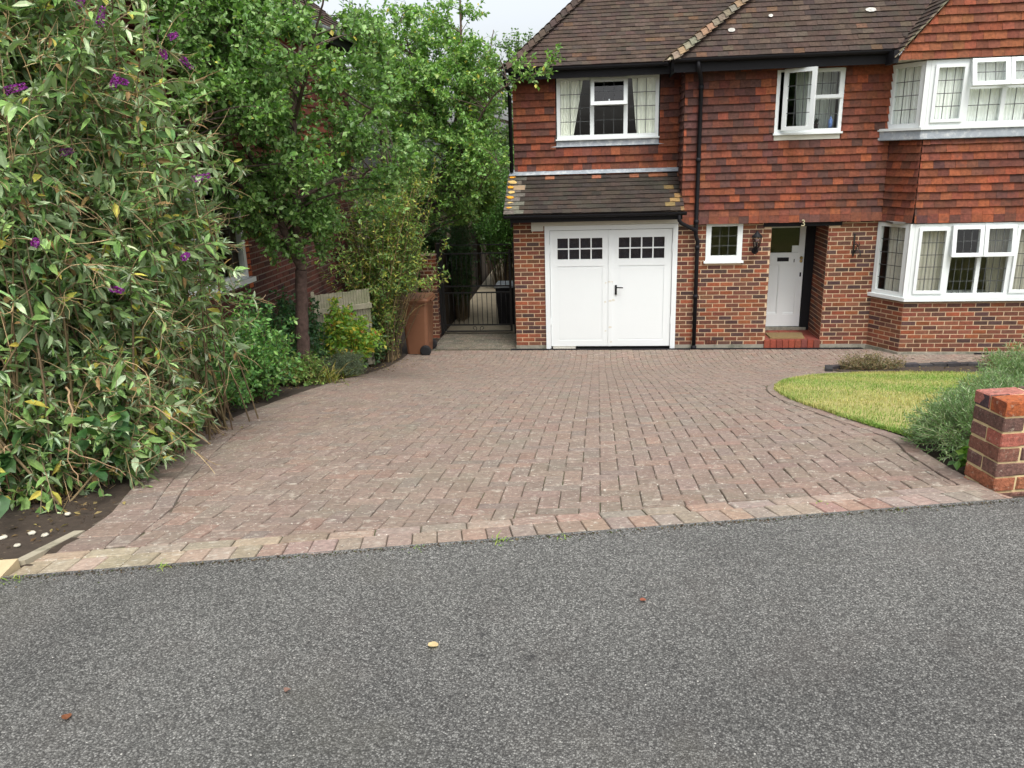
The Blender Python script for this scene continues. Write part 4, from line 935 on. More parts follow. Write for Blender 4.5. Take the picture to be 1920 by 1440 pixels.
def fence(label, P, Q, z0, z1, mat='wood', rails=True, boards=.1, group=None):
    e_ = empty('timber_fence', label, 'fence', group); P, Q = Vector((*P, 0)), Vector((*Q, 0)); d = (Q - P); L = d.length; d.normalize(); Fq = fr(P, d)
    b = MB(); u = 0
    while u < L - .01:
        b.lbox(Fq, u + .002, min(u + boards - .002, L), z0, z1 + random.uniform(-.008, .008), -.012, random.uniform(0, .006)); u += boards
    b.build('boards', mat, e_)
    if rails:
        for z in (z1 - .26, z0 + .25): b = MB(); b.lbox(Fq, 0, L, z - .04, z + .04, .008, .05); b.build('rail', mat, e_)
    for u in np.arange(0, L + .1, 1.8): b = MB(); b.lbox(Fq, u - .045, u + .045, z0, z1 + .05, -.11, -.013); b.build('post', mat, e_)
fence('weathered pale wooden fence panel behind the slim tree trunk', (-4.60, -2.35), (-3.86, -1.75), .2, 1.44, boards=.045)
fence('long dark fence along the passage behind the iron gate', (-3.42, 14), (-3.42, 1.45), -.05, 1.75, 'dark_wood')
fence('back fence closing the far end of the passage', (-6, 14.2), (1.0, 14.2), 0, 1.9, 'dark_wood')
# brown wheelie bin
WB = empty('wheelie_bin', 'brown two-wheeled bin beside the gate pier', 'bin')
cx, cy = -3.45, -.25
b = MB(); prof = [(.19, .24, .03), (.21, .265, .35), (.235, .295, .93), (.25, .31, .935), (.25, .31, 1.0)]; P = []; F_ = []
for (hx, hy, z) in prof:
    r_ = .05
    for (sx, sy) in ((-1, -1), (1, -1), (1, 1), (-1, 1)):
        for a in ((0, .5, 1) if True else ()):
            ang = {(-1, -1): 180, (1, -1): 270, (1, 1): 0, (-1, 1): 90}[(sx, sy)] + a * 90
            P.append((cx + sx * (hx - r_) + r_ * math.cos(R(ang)), cy + sy * (hy - r_) + r_ * math.sin(R(ang)), z))
m_ = 12
for i in range(len(prof) - 1): F_ += [(i * m_ + k, i * m_ + (k + 1) % m_, (i + 1) * m_ + (k + 1) % m_, (i + 1) * m_ + k) for k in range(m_)]
F_ += [tuple(reversed(range(m_))), tuple(range((len(prof) - 1) * m_, len(prof) * m_))]; b.mesh(P, F_); 
b.box(cx + .17, cx + .215, cy - .1, cy + .1, .2, .8)
b.build('body', 'bin', WB)
b = MB(); P = []; F_ = []
for (hx, hy, z) in [(.27, .335, .985), (.275, .34, 1.02), (.25, .31, 1.055), (.15, .2, 1.075)]:
    r_ = .06
    for (sx, sy) in ((-1, -1), (1, -1), (1, 1), (-1, 1)):
        for a in (0, .5, 1):
            ang = {(-1, -1): 180, (1, -1): 270, (1, 1): 0, (-1, 1): 90}[(sx, sy)] + a * 90
            P.append((cx + sx * (hx - r_) + r_ * math.cos(R(ang)), cy + sy * (hy - r_) + r_ * math.sin(R(ang)), z))
for i in range(3): F_ += [(i * m_ + k, i * m_ + (k + 1) % m_, (i + 1) * m_ + (k + 1) % m_, (i + 1) * m_ + k) for k in range(m_)]
F_ += [tuple(reversed(range(m_))), tuple(range(3 * m_, 4 * m_))]; b.mesh(P, F_); b.tube([(cx + .30, cy - .2, 1.0), (cx + .30, cy + .2, 1.0)], .018, 8); b.box(cx + .26, cx + .30, cy - .2, cy - .16, .985, 1.015); b.box(cx + .26, cx + .30, cy + .16, cy + .2, .985, 1.015)
b.build('lid', 'bin', WB)
for y in (cy - .24, cy + .24):
    b = MB(); b.lathe([(.05, -.025), (.08, -.028), (.1, -.018), (.1, .018), (.08, .028), (.05, .025)], (cx + .16, y - .03 if y < cy else y + .03, .10), 18, axis='Y'); b.build('wheel', 'rubber', WB)
b = MB(); b.tube([(cx + .16, cy - .27, .10), (cx + .16, cy + .27, .10)], .012, 8); b.build('axle', 'black', WB)
t_ = empty('wheelie_bin', 'black bin with a pale lid behind the iron gate', 'bin')
b = MB(); b.hexa([(-2.28, 2.0, .03), (-1.82, 2.0, .03), (-1.82, 2.5, .03), (-2.28, 2.5, .03), (-2.32, 1.96, .80), (-1.78, 1.96, .80), (-1.78, 2.56, .80), (-2.32, 2.56, .80)]); b.build('body', 'black', t_)
b = MB(); b.box(-2.35, -1.76, 1.93, 2.6, .802, .85, bev=.015); b.build('lid', 'lead', t_)
b = MB(); b.box(-2.62, -2.42, 6.0, 6.2, 0, 2.1); b.build('timber_post', 'blackwood', None, label='dark timber post in the passage beyond the gate', category='post')

# ------------------------------------------------------------------ front wall end pier on the right
RD = Vector((math.cos(math.atan(.215)), math.sin(math.atan(.215)), 0)); RB = Vector((-RD.y, RD.x, 0))
LW = empty('low_brick_wall', 'end of the low red brick front wall with pale mortar at the right of the drive', 'wall')
wo = Vector((1.655, -10.185, 0)); zb, zt = 1.80, 2.285
b = MB(); LWl = 3.0; M['mortar2'] = mat_plain('yellowish_mortar', (.58, .46, .25), .95, .3, 24, 1., 60)
Fa = fr(wo, RD); Fe = fr(wo + RB * .215, -RB)
b.lbox(fr(wo, RD), .006, LWl, zb - .1, zt - .004, -.209, -.006, (.45, .36, .2)); core = b.build('core', 'mortar2', LW)
b = MB(); WPAL = [(.27, .095, .06), (.22, .085, .06), (.30, .11, .06), (.15, .08, .062), (.21, .088, .06), (.12, .068, .058)]
def wbrick(F_, u0, u1, v0, v1, col, n0=-.1, n1=.0):   # a full brick with softened edges
    O, U, V, Nn = F_; e_ = .006; P = []
    for (n_, i_) in ((n0, 0), (n1 - e_, 0), (n1, e_)):
        for (u, v) in ((u0 + i_, v0 + i_), (u1 - i_, v0 + i_), (u1 - i_, v1 - i_), (u0 + i_, v1 - i_)):
            P.append(O + U * (u + random.uniform(-.0015, .0015)) + V * (v + random.uniform(-.002, .002)) + Nn * (n_ + random.uniform(-.0012, .0012)))
    F2 = [(8, 9, 10, 11)] + [(k * 4 + i, k * 4 + (i + 1) % 4, k * 4 + 4 + (i + 1) % 4, k * 4 + 4 + i) for k in (0, 1) for i in range(4)]
    b.mesh(P, F2, col)
rows = 7; hh = (zt - zb + .04) / rows
for r_ in range(rows):
    v0 = zb - .04 + r_ * hh + .006; v1 = zb - .04 + (r_ + 1) * hh - .006
    if r_ == rows - 1: v1 = zt
    cN = lambda: jit(random.choice(WPAL), .18, .06)
    if r_ % 2 == 0:      # two headers on the end, stretchers on the front
        wbrick(Fe, 0, .102, v0, v1, (.07, .045, .05) if r_ == rows - 1 else cN()); c1 = (.32, .09, .03) if r_ == rows - 1 else cN(); wbrick(Fe, .114, .215, v0, v1, c1)
        u = 0; wbrick(Fa, u, .205, v0, v1, c1 if r_ < rows - 1 else (.26, .075, .035)); u = .217
    else:
        c1 = cN(); wbrick(Fe, 0, .215, v0, v1, c1); wbrick(Fa, 0, .102, v0, v1, c1); u = .114
    while u < LWl: wbrick(Fa, u, u + .213, v0, v1, cN()); u += .225
Ft = (wo + Vector((0, 0, zt)), RD, RB, Vector((0, 0, 1)))
u = 0
for k in range(13):
    wbrick(Ft, u, u + .205, .0, .102, (.36, .10, .035) if k == 0 else cN(), -.06, .0); wbrick(Ft, u, u + .205 + (.0 if k else 0), .114, .215, (.33, .13, .10) if k == 0 else cN(), -.06, .001); u += .217
M['rough_brick'] = mat_attr('rough_wall_brick', .92, (.55, 1.4), 55, 90, 1., .006, [(30, .60, .68, (.42, .36, .27), .55), (18, .58, .68, (.05, .035, .03), .6), (120, .64, .70, (.5, .46, .38), .6)]); b.build('bricks', 'rough_brick', LW)
b = MB(); b.lbox(Fa, -.05, LWl, zb - .1, zb - .01, -.26, .03); b.build('footing', 'stone', LW)

# ------------------------------------------------------------------ lawn, bed edging
LP = LAWN + [(9.5, -8.8), (2.4, -8.8)]
gxs = np.arange(1.3, 9.5, .1); gys = np.arange(-9.1, -2.8, .1); b = MB()
lin = [[inpoly(x, y, LP) for x in gxs] for y in gys]
for j in range(len(gys) - 1):
    for i in range(len(gxs) - 1):
        if lin[j][i] and lin[j][i + 1] and lin[j + 1][i] and lin[j + 1][i + 1]:
            b.face([(x, y, g(x, y) + .012) for x, y in ((gxs[i], gys[j]), (gxs[i + 1], gys[j]), (gxs[i + 1], gys[j + 1]), (gxs[i], gys[j + 1]))])
# rim to the exact lawn edge
for i in range(len(LAWN) - 1):
    (x0, y0), (x1, y1) = LAWN[i], LAWN[i + 1]; c_ = np.array((5., -6.)); a0, a1 = np.array((x0, y0)), np.array((x1, y1))
    d = a1 - a0; d /= np.hypot(*d); nn = np.array((d[1], -d[0])); p0, p1 = a0 + nn * .25, a1 + nn * .25
    b.face([(*p_, g(*p_) + z_) for p_, z_ in ((a0 - nn * .012, .008), (p0, .009), (p1, .009), (a1 - nn * .012, .008))][::-1])
b.build('lawn', 'turf', kind='structure')
patch = lambda x, y: .5 + .5 * np.sin(x * 1.7 + 1.1 * np.sin(y * 1.3) + .8) * np.sin(y * 1.9 + .7 * np.sin(x * 2.3))
def blades(n, sampler, hmin, hmax, wd, colfn, name, mat='grass', **kw):
    P = sampler(n); n = len(P); a = rng.uniform(0, 6.283, n); h = rng.uniform(hmin, hmax, n); le = rng.uniform(.1, .9, n) * h
    d = np.stack([np.cos(a), np.sin(a), 0 * a], 1); s_ = np.stack([-np.sin(a), np.cos(a), 0 * a], 1) * (wd * rng.uniform(.6, 1.3, n))[:, None]
    T = P + d * le[:, None] + np.array([0, 0, 1]) * h[:, None]; Mi = P + d * (le * .35)[:, None] + np.array([0, 0, .6]) * h[:, None]
    V_ = np.stack([P - s_, P + s_, Mi + s_ * .7, T, Mi - s_ * .7], 1).reshape(-1, 3); i = np.arange(n)[:, None] * 5
    c = np.repeat(colfn(P), 5, 0); return npmesh(name, V_, [i + np.array([[0, 1, 2, 4]]), i + np.array([[4, 2, 3]])], c, mat, **kw)
def lawn_s(n):
    x = rng.uniform(1.4, 7.6, n * 2); y = rng.uniform(-9.0, -2.9, n * 2); k = np.array([inpoly(a, c, LP) for a, c in zip(x, y)]); x, y = x[k][:n], y[k][:n]
    L_ = np.array(LAWN); i_ = rng.integers(0, len(L_) - 3, 5000); t_ = rng.uniform(0, 1, 5000); e_ = L_[i_] + (L_[i_ + 1] - L_[i_]) * t_[:, None] + rng.normal(0, .012, (5000, 2)); x = np.concatenate([x, e_[:, 0]]); y = np.concatenate([y, e_[:, 1]])
    return np.stack([x, y, G(x, y) + .005], 1)
def lawn_c(P):
    t = np.clip(patch(P[:, 0], P[:, 1]) * .95 + rng.normal(0, .22, len(P)) - .1, 0, 1)[:, None]
    return (np.array([[.19, .32, .065]]) * (1 - t) + np.array([[.56, .46, .20]]) * t) * rng.uniform(.7, 1.3, (len(P), 1))
blades(70000, lawn_s, .015, .04, .0028, lawn_c, 'grass', kind='stuff')
# soil of the bed beyond the lawn and its dark brick edging
BED = [(3.05, -2.75), (3.15, -2.42), (4.1, -2.1), (5.3, -1.82), (7.5, -1.7), (9.5, -1.7), (9.5, -3.36), (6.0, -3.27), (4.7, -3.07), (4.0, -2.99), (3.4, -3.08)]
b = MB(); b.face([(x, y, g(x, y) + .012) for x, y in BED][::-1]); 
b = MB(); 
for x in np.arange(3.0, 9.5, .15):
    for y in np.arange(-3.45, -1.6, .15):
        if inpoly(x + .07, y + .07, BED): b.face([(xx, yy, g(xx, yy) + .014 + .012 * math.sin(xx * 31) * math.sin(yy * 27)) for xx, yy in ((x, y), (x + .15, y), (x + .15, y + .15), (x, y + .15))])
b.build('flower_bed', 'soil', kind='structure')
EL = [np.array(p) for p in ((3.05, -2.75), (3.12, -2.45), (4.1, -2.12), (5.3, -1.84), (7.6, -1.7))]; k_ = 0
b = MB()
for i in range(len(EL) - 1):
    d = EL[i + 1] - EL[i]; L = np.hypot(*d); d /= L; u = 0
    while u < L - .1:
        if 1: 
            p = EL[i] + d * (u + .11); z = g(*p) + random.uniform(-.008, .008); dd = Vector((*d, 0)); ss = Vector((-d[1], d[0], 0)); c0 = Vector((*p, z)); w2 = random.uniform(.045, .055)
            b.hexa([c0 + dd * a + ss * s_ + Vector((0, 0, zz)) for zz in (-.05, .062) for a, s_ in ((-.105, -w2), (.105, -w2), (.105, w2), (-.105, w2))], jit((.045, .042, .042), .25))
        u += .222
b.build('bed_edging', 'blackbrick', None, label='row of dark bricks edging the flower bed beyond the lawn', category='edging')

# ------------------------------------------------------------------ plants
TL = (np.array([[0, 0, 0], [.28, -.85, .05], [.3, 0, -.01], [.28, .85, .05], [.64, -.75, .0], [.66, 0, -.05], [.64, .75, .0], [1, 0, -.16]]), [np.array([[1, 2, 5, 4], [2, 3, 6, 5]]), np.array([[0, 2, 1], [0, 3, 2], [4, 5, 7], [5, 6, 7]])])
TO = (np.array([[0, 0, 0], [.5, -1, .06], [.5, 0, -.03], [.5, 1, .06], [1, 0, -.08]]), [np.array([[0, 2, 1], [0, 3, 2], [1, 2, 4], [2, 3, 4]])])
def unit(a): return a / np.maximum(np.linalg.norm(a, axis=1, keepdims=True), 1e-9)
def leaves(name, mat, parent, P, D, L, W, C, tpl=TO, roll=.6, upb=.8, **kw):
    n = len(P); D = unit(D); u0 = np.tile([[0, 0, 1.]], (n, 1)) * upb + rng.normal(0, roll, (n, 3)); S = unit(np.cross(D, u0)); Nn = np.cross(S, D)
    v, fs = tpl; k = len(v)
    V_ = P[:, None] + D[:, None] * (v[None, :, 0:1] * L[:, None, None]) + S[:, None] * (v[None, :, 1:2] * (W / 2)[:, None, None]) + Nn[:, None] * (v[None, :, 2:3] * L[:, None, None])
    i = np.arange(n)[:, None, None] * k
    return npmesh(name, V_.reshape(-1, 3), [(i + f[None]).reshape(-1, f.shape[1]) for f in fs], np.repeat(C, k, 0), mat, parent, **kw)
LEAF_GAIN = 1.55
def pal(n, cols, wts, j=.2):
    c = (np.array(cols) * (LEAF_GAIN if cols[0][1] > cols[0][0] else 1))[rng.choice(len(cols), n, p=np.array(wts) / sum(wts))]; return np.clip(c * rng.uniform(1 - j, 1 + j, (n, 1)) * rng.uniform(.93, 1.07, (n, 3)), 0, 1)
def bez(a, c, d, n):
    t = np.linspace(0, 1, n)[:, None]; return (1 - t) ** 2 * a + 2 * t * (1 - t) * c + t ** 2 * d
def in_ell(n, c, r, lo=0., hi=1., ok=None):
    out = []
    while len(out) < n:
        d = rng.normal(0, 1, 3); d /= np.linalg.norm(d); rr = (rng.uniform(lo ** 3, hi ** 3)) ** (1 / 3); p = np.array(c) + d * rr * np.array(r)
        if ok is None or ok(p): out.append(p)
    return np.array(out)
class Twigs:
    def __init__(s): s.P = []; s.D = []
    def along(s, pts, start, step, out=.9, droop=.1, k=2, jitter=.35):
        seg = np.diff(pts, axis=0); L = np.linalg.norm(seg, axis=1); cs = np.concatenate([[0], np.cumsum(L)]); d = cs[-1] * start; ph = rng.uniform(0, 6.28)
        while d <= cs[-1]:
            i = min(np.searchsorted(cs, d, 'right') - 1, len(seg) - 1); t = seg[i] / max(L[i], 1e-6); p = pts[i] + t * (d - cs[i])
            a = np.cross(t, [0.3, .2, 1.]); a /= max(np.linalg.norm(a), 1e-6); bb = np.cross(t, a)
            for j in range(k):
                an = ph + j * 6.283 / k; r_ = a * math.cos(an) + bb * math.sin(an)
                s.P.append(p); s.D.append(t * .55 + r_ * out + np.array([0, 0, -droop]) + rng.normal(0, jitter, 3))
            ph += 1.6; d += step * rng.uniform(.7, 1.3)
    def get(s): return np.array(s.P), np.array(s.D)
def crown(tree, limbs, centers, twigs, tlen, step, leafL, aspect, colors, wts, mat='leaf', bark=(.10, .075, .06), k=2, ok=None, br=.012, upb=.25, droop=.15, tpl=TO, start=.1):
    """branches from the limbs to each clump, twigs out of the clump, leaves along the twigs"""
    b = MB(); tw = Twigs(); LPs = np.concatenate(limbs)
    for c in centers:
        dd = np.linalg.norm(LPs - c, axis=1) + np.where(LPs[:, 2] > c[2] - .05, .6, 0) + rng.uniform(0, .25, len(LPs)); p0 = LPs[dd.argmin()]
        L = np.linalg.norm(c - p0); mid = (p0 + c) / 2 + rng.normal(0, .09 * L + .01, 3) + np.array([0, 0, .12 * L]); pts = bez(p0, mid, c, 6)
        b.tube(pts, list(np.linspace(br * min(1.4, .5 + L * .6), br * .3, 6)), 5, jit(bark, .25), cap=False)
        tw.along(pts, .55, step * 1.3, k=k, droop=droop)
        od = unit((c - p0)[None])[0]
        for _ in range(twigs):
            d = rng.normal(0, 1, 3) + od * .6 + np.array([0, 0, upb]); d /= np.linalg.norm(d); l_ = tlen * rng.uniform(.5, 1.2); e = c + d * l_
            st = c + (p0 - c) * rng.uniform(0, .35)
            if ok is not None and not ok(e): continue
            pts = bez(st, (st + e) / 2 + rng.normal(0, .04, 3), e, 4); b.tube(pts, list(np.linspace(br * .35, br * .12, 4)), 3, jit(bark, .25), cap=False); tw.along(pts, start, step, k=k, droop=droop)
    b.build('branch', 'bark', tree)
    P, D = tw.get()
    if ok is not None: m_ = np.array([ok(p) for p in P]); P, D = P[m_], D[m_]
    n = len(P); L = leafL * rng.uniform(.6, 1.25, n)
    leaves('foliage', mat, tree, P, D, L, L * aspect, pal(n, colors, wts), tpl)
    return n
def limb(b, pts, r0, r1, n=10, col=(.10, .07, .055), sides=9, wob=.015):
    P = [np.array(p, float) for p in pts]; out = []
    for i in range(len(P) - 1):
        p0, p1, p2, p3 = P[max(i - 1, 0)], P[i], P[i + 1], P[min(i + 2, len(P) - 1)]
        for t in np.linspace(0, 1, n)[: (n if i == len(P) - 2 else n - 1)]:
            out.append(.5 * (2 * p1 + (p2 - p0) * t + (2 * p0 - 5 * p1 + 4 * p2 - p3) * t ** 2 + (3 * p1 - p0 - 3 * p2 + p3) * t ** 3) + rng.normal(0, wob * .3, 3))
    out = np.array(out); b.tube(out, list(np.linspace(r0, r1, len(out))), sides, col); return out

# slim fruit tree with the forked trunk
T1 = empty('fruit_tree', 'slim dark-green tree with forked brown trunk beside the drive', 'tree')
b = MB(); tb = np.array((-3.80, -4.95, g(-3.80, -4.95) - .1))
tr0 = limb(b, [tb, tb + (.02, 0, .5), tb + (.06, .0, 1.0), (-3.70, -4.93, 2.22)], .088, .066, 8, (.085, .055, .045), 12)
fk = np.array((-3.70, -4.93, 2.2))
l1 = limb(b, [fk, (-3.86, -4.95, 2.7), (-3.98, -5.0, 3.2), (-4.15, -5.3, 3.9), (-4.2, -5.4, 4.6)], .05, .016)
l2 = limb(b, [fk, (-3.72, -4.9, 2.7), (-3.68, -4.9, 3.3), (-3.6, -4.8, 4.2), (-3.4, -4.6, 5.2)], .056, .014)
l3 = limb(b, [(-3.68, -4.9, 3.25), (-3.35, -4.85, 3.55), (-2.95, -4.8, 3.8), (-2.5, -4.8, 4.15)], .036, .011)
l4 = limb(b, [(-3.70, -4.9, 3.0), (-3.3, -4.6, 3.2), (-2.9, -4.3, 3.25), (-2.45, -4.2, 3.4)], .028, .009)
l5 = limb(b, [(-3.62, -4.85, 3.9), (-3.2, -5.3, 4.5), (-2.9, -5.6, 5.0)], .024, .008)
l6 = limb(b, [(-3.9, -4.98, 3.0), (-4.2, -5.6, 3.3), (-4.3, -6.2, 3.7), (-4.2, -6.6, 4.3)], .026, .008)
b.build('trunk', 'bark', T1)
okT1 = lambda p: p[0] > -4.5 and p[2] > 2.05
c1 = np.concatenate([in_ell(118, (-3.35, -4.9, 3.9), (1.25, 1.5, 1.35), .25, 1., lambda p: p[0] > -4.4 and p[2] > 2.6), in_ell(46, (-4.05, -5.8, 4.25), (.45, .95, .95), .1, 1., lambda p: p[0] > -4.42), in_ell(16, (-4.0, -5.3, 3.15), (.35, .5, .45), .1, 1., lambda p: p[0] > -4.42), in_ell(22, (-3.75, -4.9, 2.65), (.55, .5, .4), .3, 1., lambda p: p[0] > -4.4), in_ell(26, (-4.1, -5.6, 4.9), (.4, 1.0, .6), .1, 1., lambda p: p[0] > -4.42)])
GD = [(.098, .185, .048), (.13, .235, .06), (.068, .135, .036), (.21, .32, .115), (.40, .36, .07)]; WD = [4, 4, 3, 1.6, .12]
n1 = crown(T1, [l1, l2, l3, l4, l5, l6], c1, 11, .25, .038, .064, .68, GD, [4, 4, 3.5, 2.6, .12], ok=okT1)

# light green tree over the side gate, reaching across the house corner
T2 = empty('leafy_tree', 'lighter green tree behind the side gate with a branch crossing the house corner', 'tree')
b = MB(); m0 = limb(b, [(-3.75, .75, -.1), (-3.7, .75, 1.2), (-3.4, .6, 2.4), (-2.85, .5, 3.6), (-2.6, .6, 4.8), (-2.6, .8, 6.2)], .07, .015)
m1 = limb(b, [(-3.2, .5, 2.8), (-2.5, .1, 3.6), (-2.0, -.2, 4.3), (-1.45, -.45, 4.62), (-.95, -.55, 4.66)], .025, .005)
m2 = limb(b, [(-2.75, .5, 3.5), (-3.2, .2, 4.6), (-3.5, 0, 5.6)], .03, .01)
m3 = limb(b, [(-3.4, .6, 2.4), (-2.4, .1, 2.8), (-2.1, -.1, 3.1), (-1.75, -.25, 3.25)], .014, .004)
m4 = limb(b, [(-2.7, .5, 4.0), (-2.3, 1.2, 4.8), (-2.1, 1.4, 5.6)], .02, .008)
b.build('trunk', 'bark', T2)
okT2 = lambda p: not (p[0] > -1.98 and p[1] > .2) and p[2] > 1.9 and p[0] < -.72
c2 = np.concatenate([in_ell(150, (-2.9, .7, 4.2), (1.0, 1.2, 2.1), .2, 1., lambda p: p[0] < -2.0 or p[1] < .1), in_ell(60, (-3.5, -.2, 4.7), (.9, .9, 1.2), .1, 1.), in_ell(60, (-2.4, -.1, 3.8), (.42, .5, 1.5), .1, 1.), in_ell(46, (-2.75, 1.7, 2.75), (.6, .7, .55), .1, 1.), np.array([(-1.05, -.5, 4.7), (-1.3, -.45, 4.66), (-1.6, -.4, 4.6), (-1.9, -.3, 4.5), (-.95, -.55, 4.86), (-1.5, -.45, 4.8), (-1.9, -.25, 4.9), (-1.8, -.25, 3.3), (-2.05, -.15, 3.15), (-2.1, -.2, 4.6), (-2.1, -.1, 5.2), (-2.0, .0, 3.6), (-1.95, -.1, 4.2)])])
GL = [(.13, .24, .06), (.16, .28, .07), (.085, .17, .045), (.22, .32, .09), (.42, .38, .07)]
n2 = crown(T2, [m0, m1, m2, m3, m4], c2, 7, .28, .045, .078, .62, GL, [4, 4, 3, 2, .2], ok=okT2, br=.010)

# tall yellow-green shrub with straw-coloured canes by the bin
T3 = empty('cane_shrub', 'tall yellowish shrub with straw-coloured canes beside the brown bin', 'shrub')
b = MB(); tw = Twigs()
for k in range(230):
    p0 = np.array((rng.uniform(-4.2, -3.72), rng.uniform(-1.3, -.55), .0)); h = rng.uniform(.9, 3.5); e = np.array((-3.80 + rng.normal(0, .38) + .10 * h / 3, -1.0 + rng.normal(0, .4), h))
    if e[0] > -3.30 and e[2] < 1.4: e[0] = -3.6
    pts = bez(p0, (p0 + e) / 2 + np.array((rng.normal(0, .15), rng.normal(0, .15), .25)), e, 9); straw = rng.random() < .4
    b.tube(pts, list(np.linspace(.009, .003, 9)), 4, jit((.34, .25, .12) if straw else (.12, .09, .05), .25), cap=False)
    if rng.random() < .85: tw.along(pts, .25, .05, k=2, droop=.25)
    for _ in range(3):
        i = rng.integers(3, 8); d = rng.normal(0, 1, 3); d[2] = abs(d[2]) * .5; d /= np.linalg.norm(d); q_ = pts[i] + d * rng.uniform(.15, .45); t2 = bez(pts[i], (pts[i] + q_) / 2 + np.array((0, 0, .08)), q_, 5)
        b.tube(t2, list(np.linspace(.004, .0015, 5)), 3, jit((.3, .22, .1), .3), cap=False); tw.along(t2, .2, .045, k=2, droop=.3)
b.build('cane', 'stem', T3); P, D = tw.get(); ok = (P[:, 2] > .15) & ~((P[:, 0] > -3.62) & (P[:, 2] < 1.25)); P, D = P[ok], D[ok]; n = len(P); L = rng.uniform(.045, .095, n)
leaves('foliage', 'leaf', T3, P, D, L, L * .42, pal(n, [(.15, .23, .045), (.11, .18, .045), (.23, .25, .05), (.07, .13, .038), (.40, .35, .07)], [4, 4, 2, 3, .7]), TO)

# big butterfly bush at the left
BB = empty('butterfly_bush', 'large overgrown butterfly bush with grey-green leaves and purple flower spikes', 'bush')
BC, BR = np.array((-3.78, -9.08, 3.05)), np.array((.93, 1.2, 2.45)); b = MB(); tw = Twigs(); tips = []
okB = lambda p: p[0] > -4.55 and p[2] > 1.72 and not (p[2] < 2.6 and (p[1] > -8.8 or p[0] > -2.98))
targets = np.concatenate([in_ell(390, BC, BR, .45, 1.02, okB), in_ell(120, (-3.42, -9.5, 1.95), (.42, .85, .5), .3, 1., lambda p: p[2] > g(p[0], p[1]) + .08 and p[0] > -4.5)])
for e in targets:
    base = np.array((rng.uniform(-3.95, -3.1), np.clip(e[1] + rng.normal(0, .4), -10.2, -7.7), 0)); base[2] = g(base[0], base[1]) - .03
    mid = (base + e) / 2 + np.array((rng.normal(0, .22), rng.normal(0, .22), .3)); pts = bez(base, mid, e, 12)
    dead = rng.random() < .2
    b.tube(pts, list(np.linspace(rng.uniform(.0045, .010), .003, 12)), 5, jit((.27, .18, .095) if dead else (.16, .115, .06), .3), cap=False)
    if not dead: tw.along(pts, .45, .045, out=.85, droop=.3, k=2)
    for _ in range(7 if not dead else 2):
        i = rng.integers(5, 12); d = rng.normal(0, 1, 3) + (e - BC) / BR * .7; d /= np.linalg.norm(d); q_ = pts[i] + d * rng.uniform(.12, .42); q_[2] -= rng.uniform(0, .1)
        if q_[0] < -4.55: continue
        t2 = bez(pts[i], (pts[i] + q_) / 2 + np.array((0, 0, .06)), q_, 6); b.tube(t2, list(np.linspace(.005, .0018, 6)), 4, jit((.30, .21, .11) if dead else (.2, .16, .09), .3), cap=False)
        if not dead or rng.random() < .3: tw.along(t2, .1, .044, out=.8, droop=.3, k=2); tips.append((q_, d))
b.build('stem', 'stem', BB); P, D = tw.get(); n = len(P); L = .04 + .105 * rng.beta(1.5, 2.4, n)
cB = pal(n, [(.155, .25, .075), (.11, .19, .054), (.22, .32, .13), (.06, .12, .04), (.34, .41, .25), (.34, .31, .06), (.22, .14, .06)], [4, 3.4, 3, 2.4, 1.6, .8, .9], .34)
leaves('foliage', 'bleaf', BB, P, D, L, L * rng.uniform(.28, .46, n), cB, TL, roll=.5)
P = []; D = []
for q_, d in tips:                                  # small pale new leaves at the shoot tips
    for _ in range(6): P.append(q_); D.append(d + rng.normal(0, .6, 3))
b = MB()
for q_, d in tips[::2]:                               # dry straw sprays among the leaves
    for _ in range(rng.integers(2, 5)):
        e = q_ + unit((d + rng.normal(0, .9, 3))[None])[0] * rng.uniform(.08, .26); b.tube(bez(q_, (q_ + e) / 2 + rng.normal(0, .03, 3), e, 4), [.0028, .0024, .0018, .001], 3, jit((.40, .29, .15), .3), cap=False)
b.build('dry_twig', 'stem', BB)
P, D = np.array(P), np.array(D); n = len(P); L = rng.uniform(.03, .075, n); leaves('shoot_tip', 'bleaf', BB, P, D, L, L * .24, pal(n, [(.22, .27, .18), (.15, .2, .11), (.3, .33, .24)], [3, 3, 1]), TL, roll=.5)
FLOWER_POS = [[-2.93, -9.57, 4.27], [-2.86, -9.53, 4.17], [-2.77, -8.97, 4.18], [-2.74, -9.14, 4.08], [-2.73, -8.95, 4.07], [-2.77, -9.59, 3.89], [-2.77, -9.65, 3.85], [-2.88, -10.0, 3.52], [-3.05, -10.09, 3.81], [-2.57, -9.33, 3.36], [-2.59, -9.52, 2.93], [-2.78, -9.95, 2.83], [-2.98, -10.19, 3.09]]
for k, p in enumerate(FLOWER_POS):
    p = np.array(p); a = np.array((rng.uniform(.2, 1), rng.uniform(-.6, .2), rng.uniform(-.5, .6))); a /= np.linalg.norm(a); Lf = rng.uniform(.07, .11); n = 110
    t = rng.uniform(0, 1, n); o = np.cross(a, rng.normal(0, 1, (n, 3))); o = unit(o); rr = .019 * (1 - .55 * t); P = p + a * (t * Lf)[:, None] + o * (rr * .6)[:, None]
    leaves('flower_spike', 'petal', BB, P, o + a * .3, np.full(n, .012), np.full(n, .010), pal(n, [(.27, .035, .28), (.18, .025, .21), (.36, .08, .36)], [3, 2, 1]) if k != 7 else pal(n, [(.08, .03, .07), (.10, .03, .10)], [1, 1]), TO, roll=1)
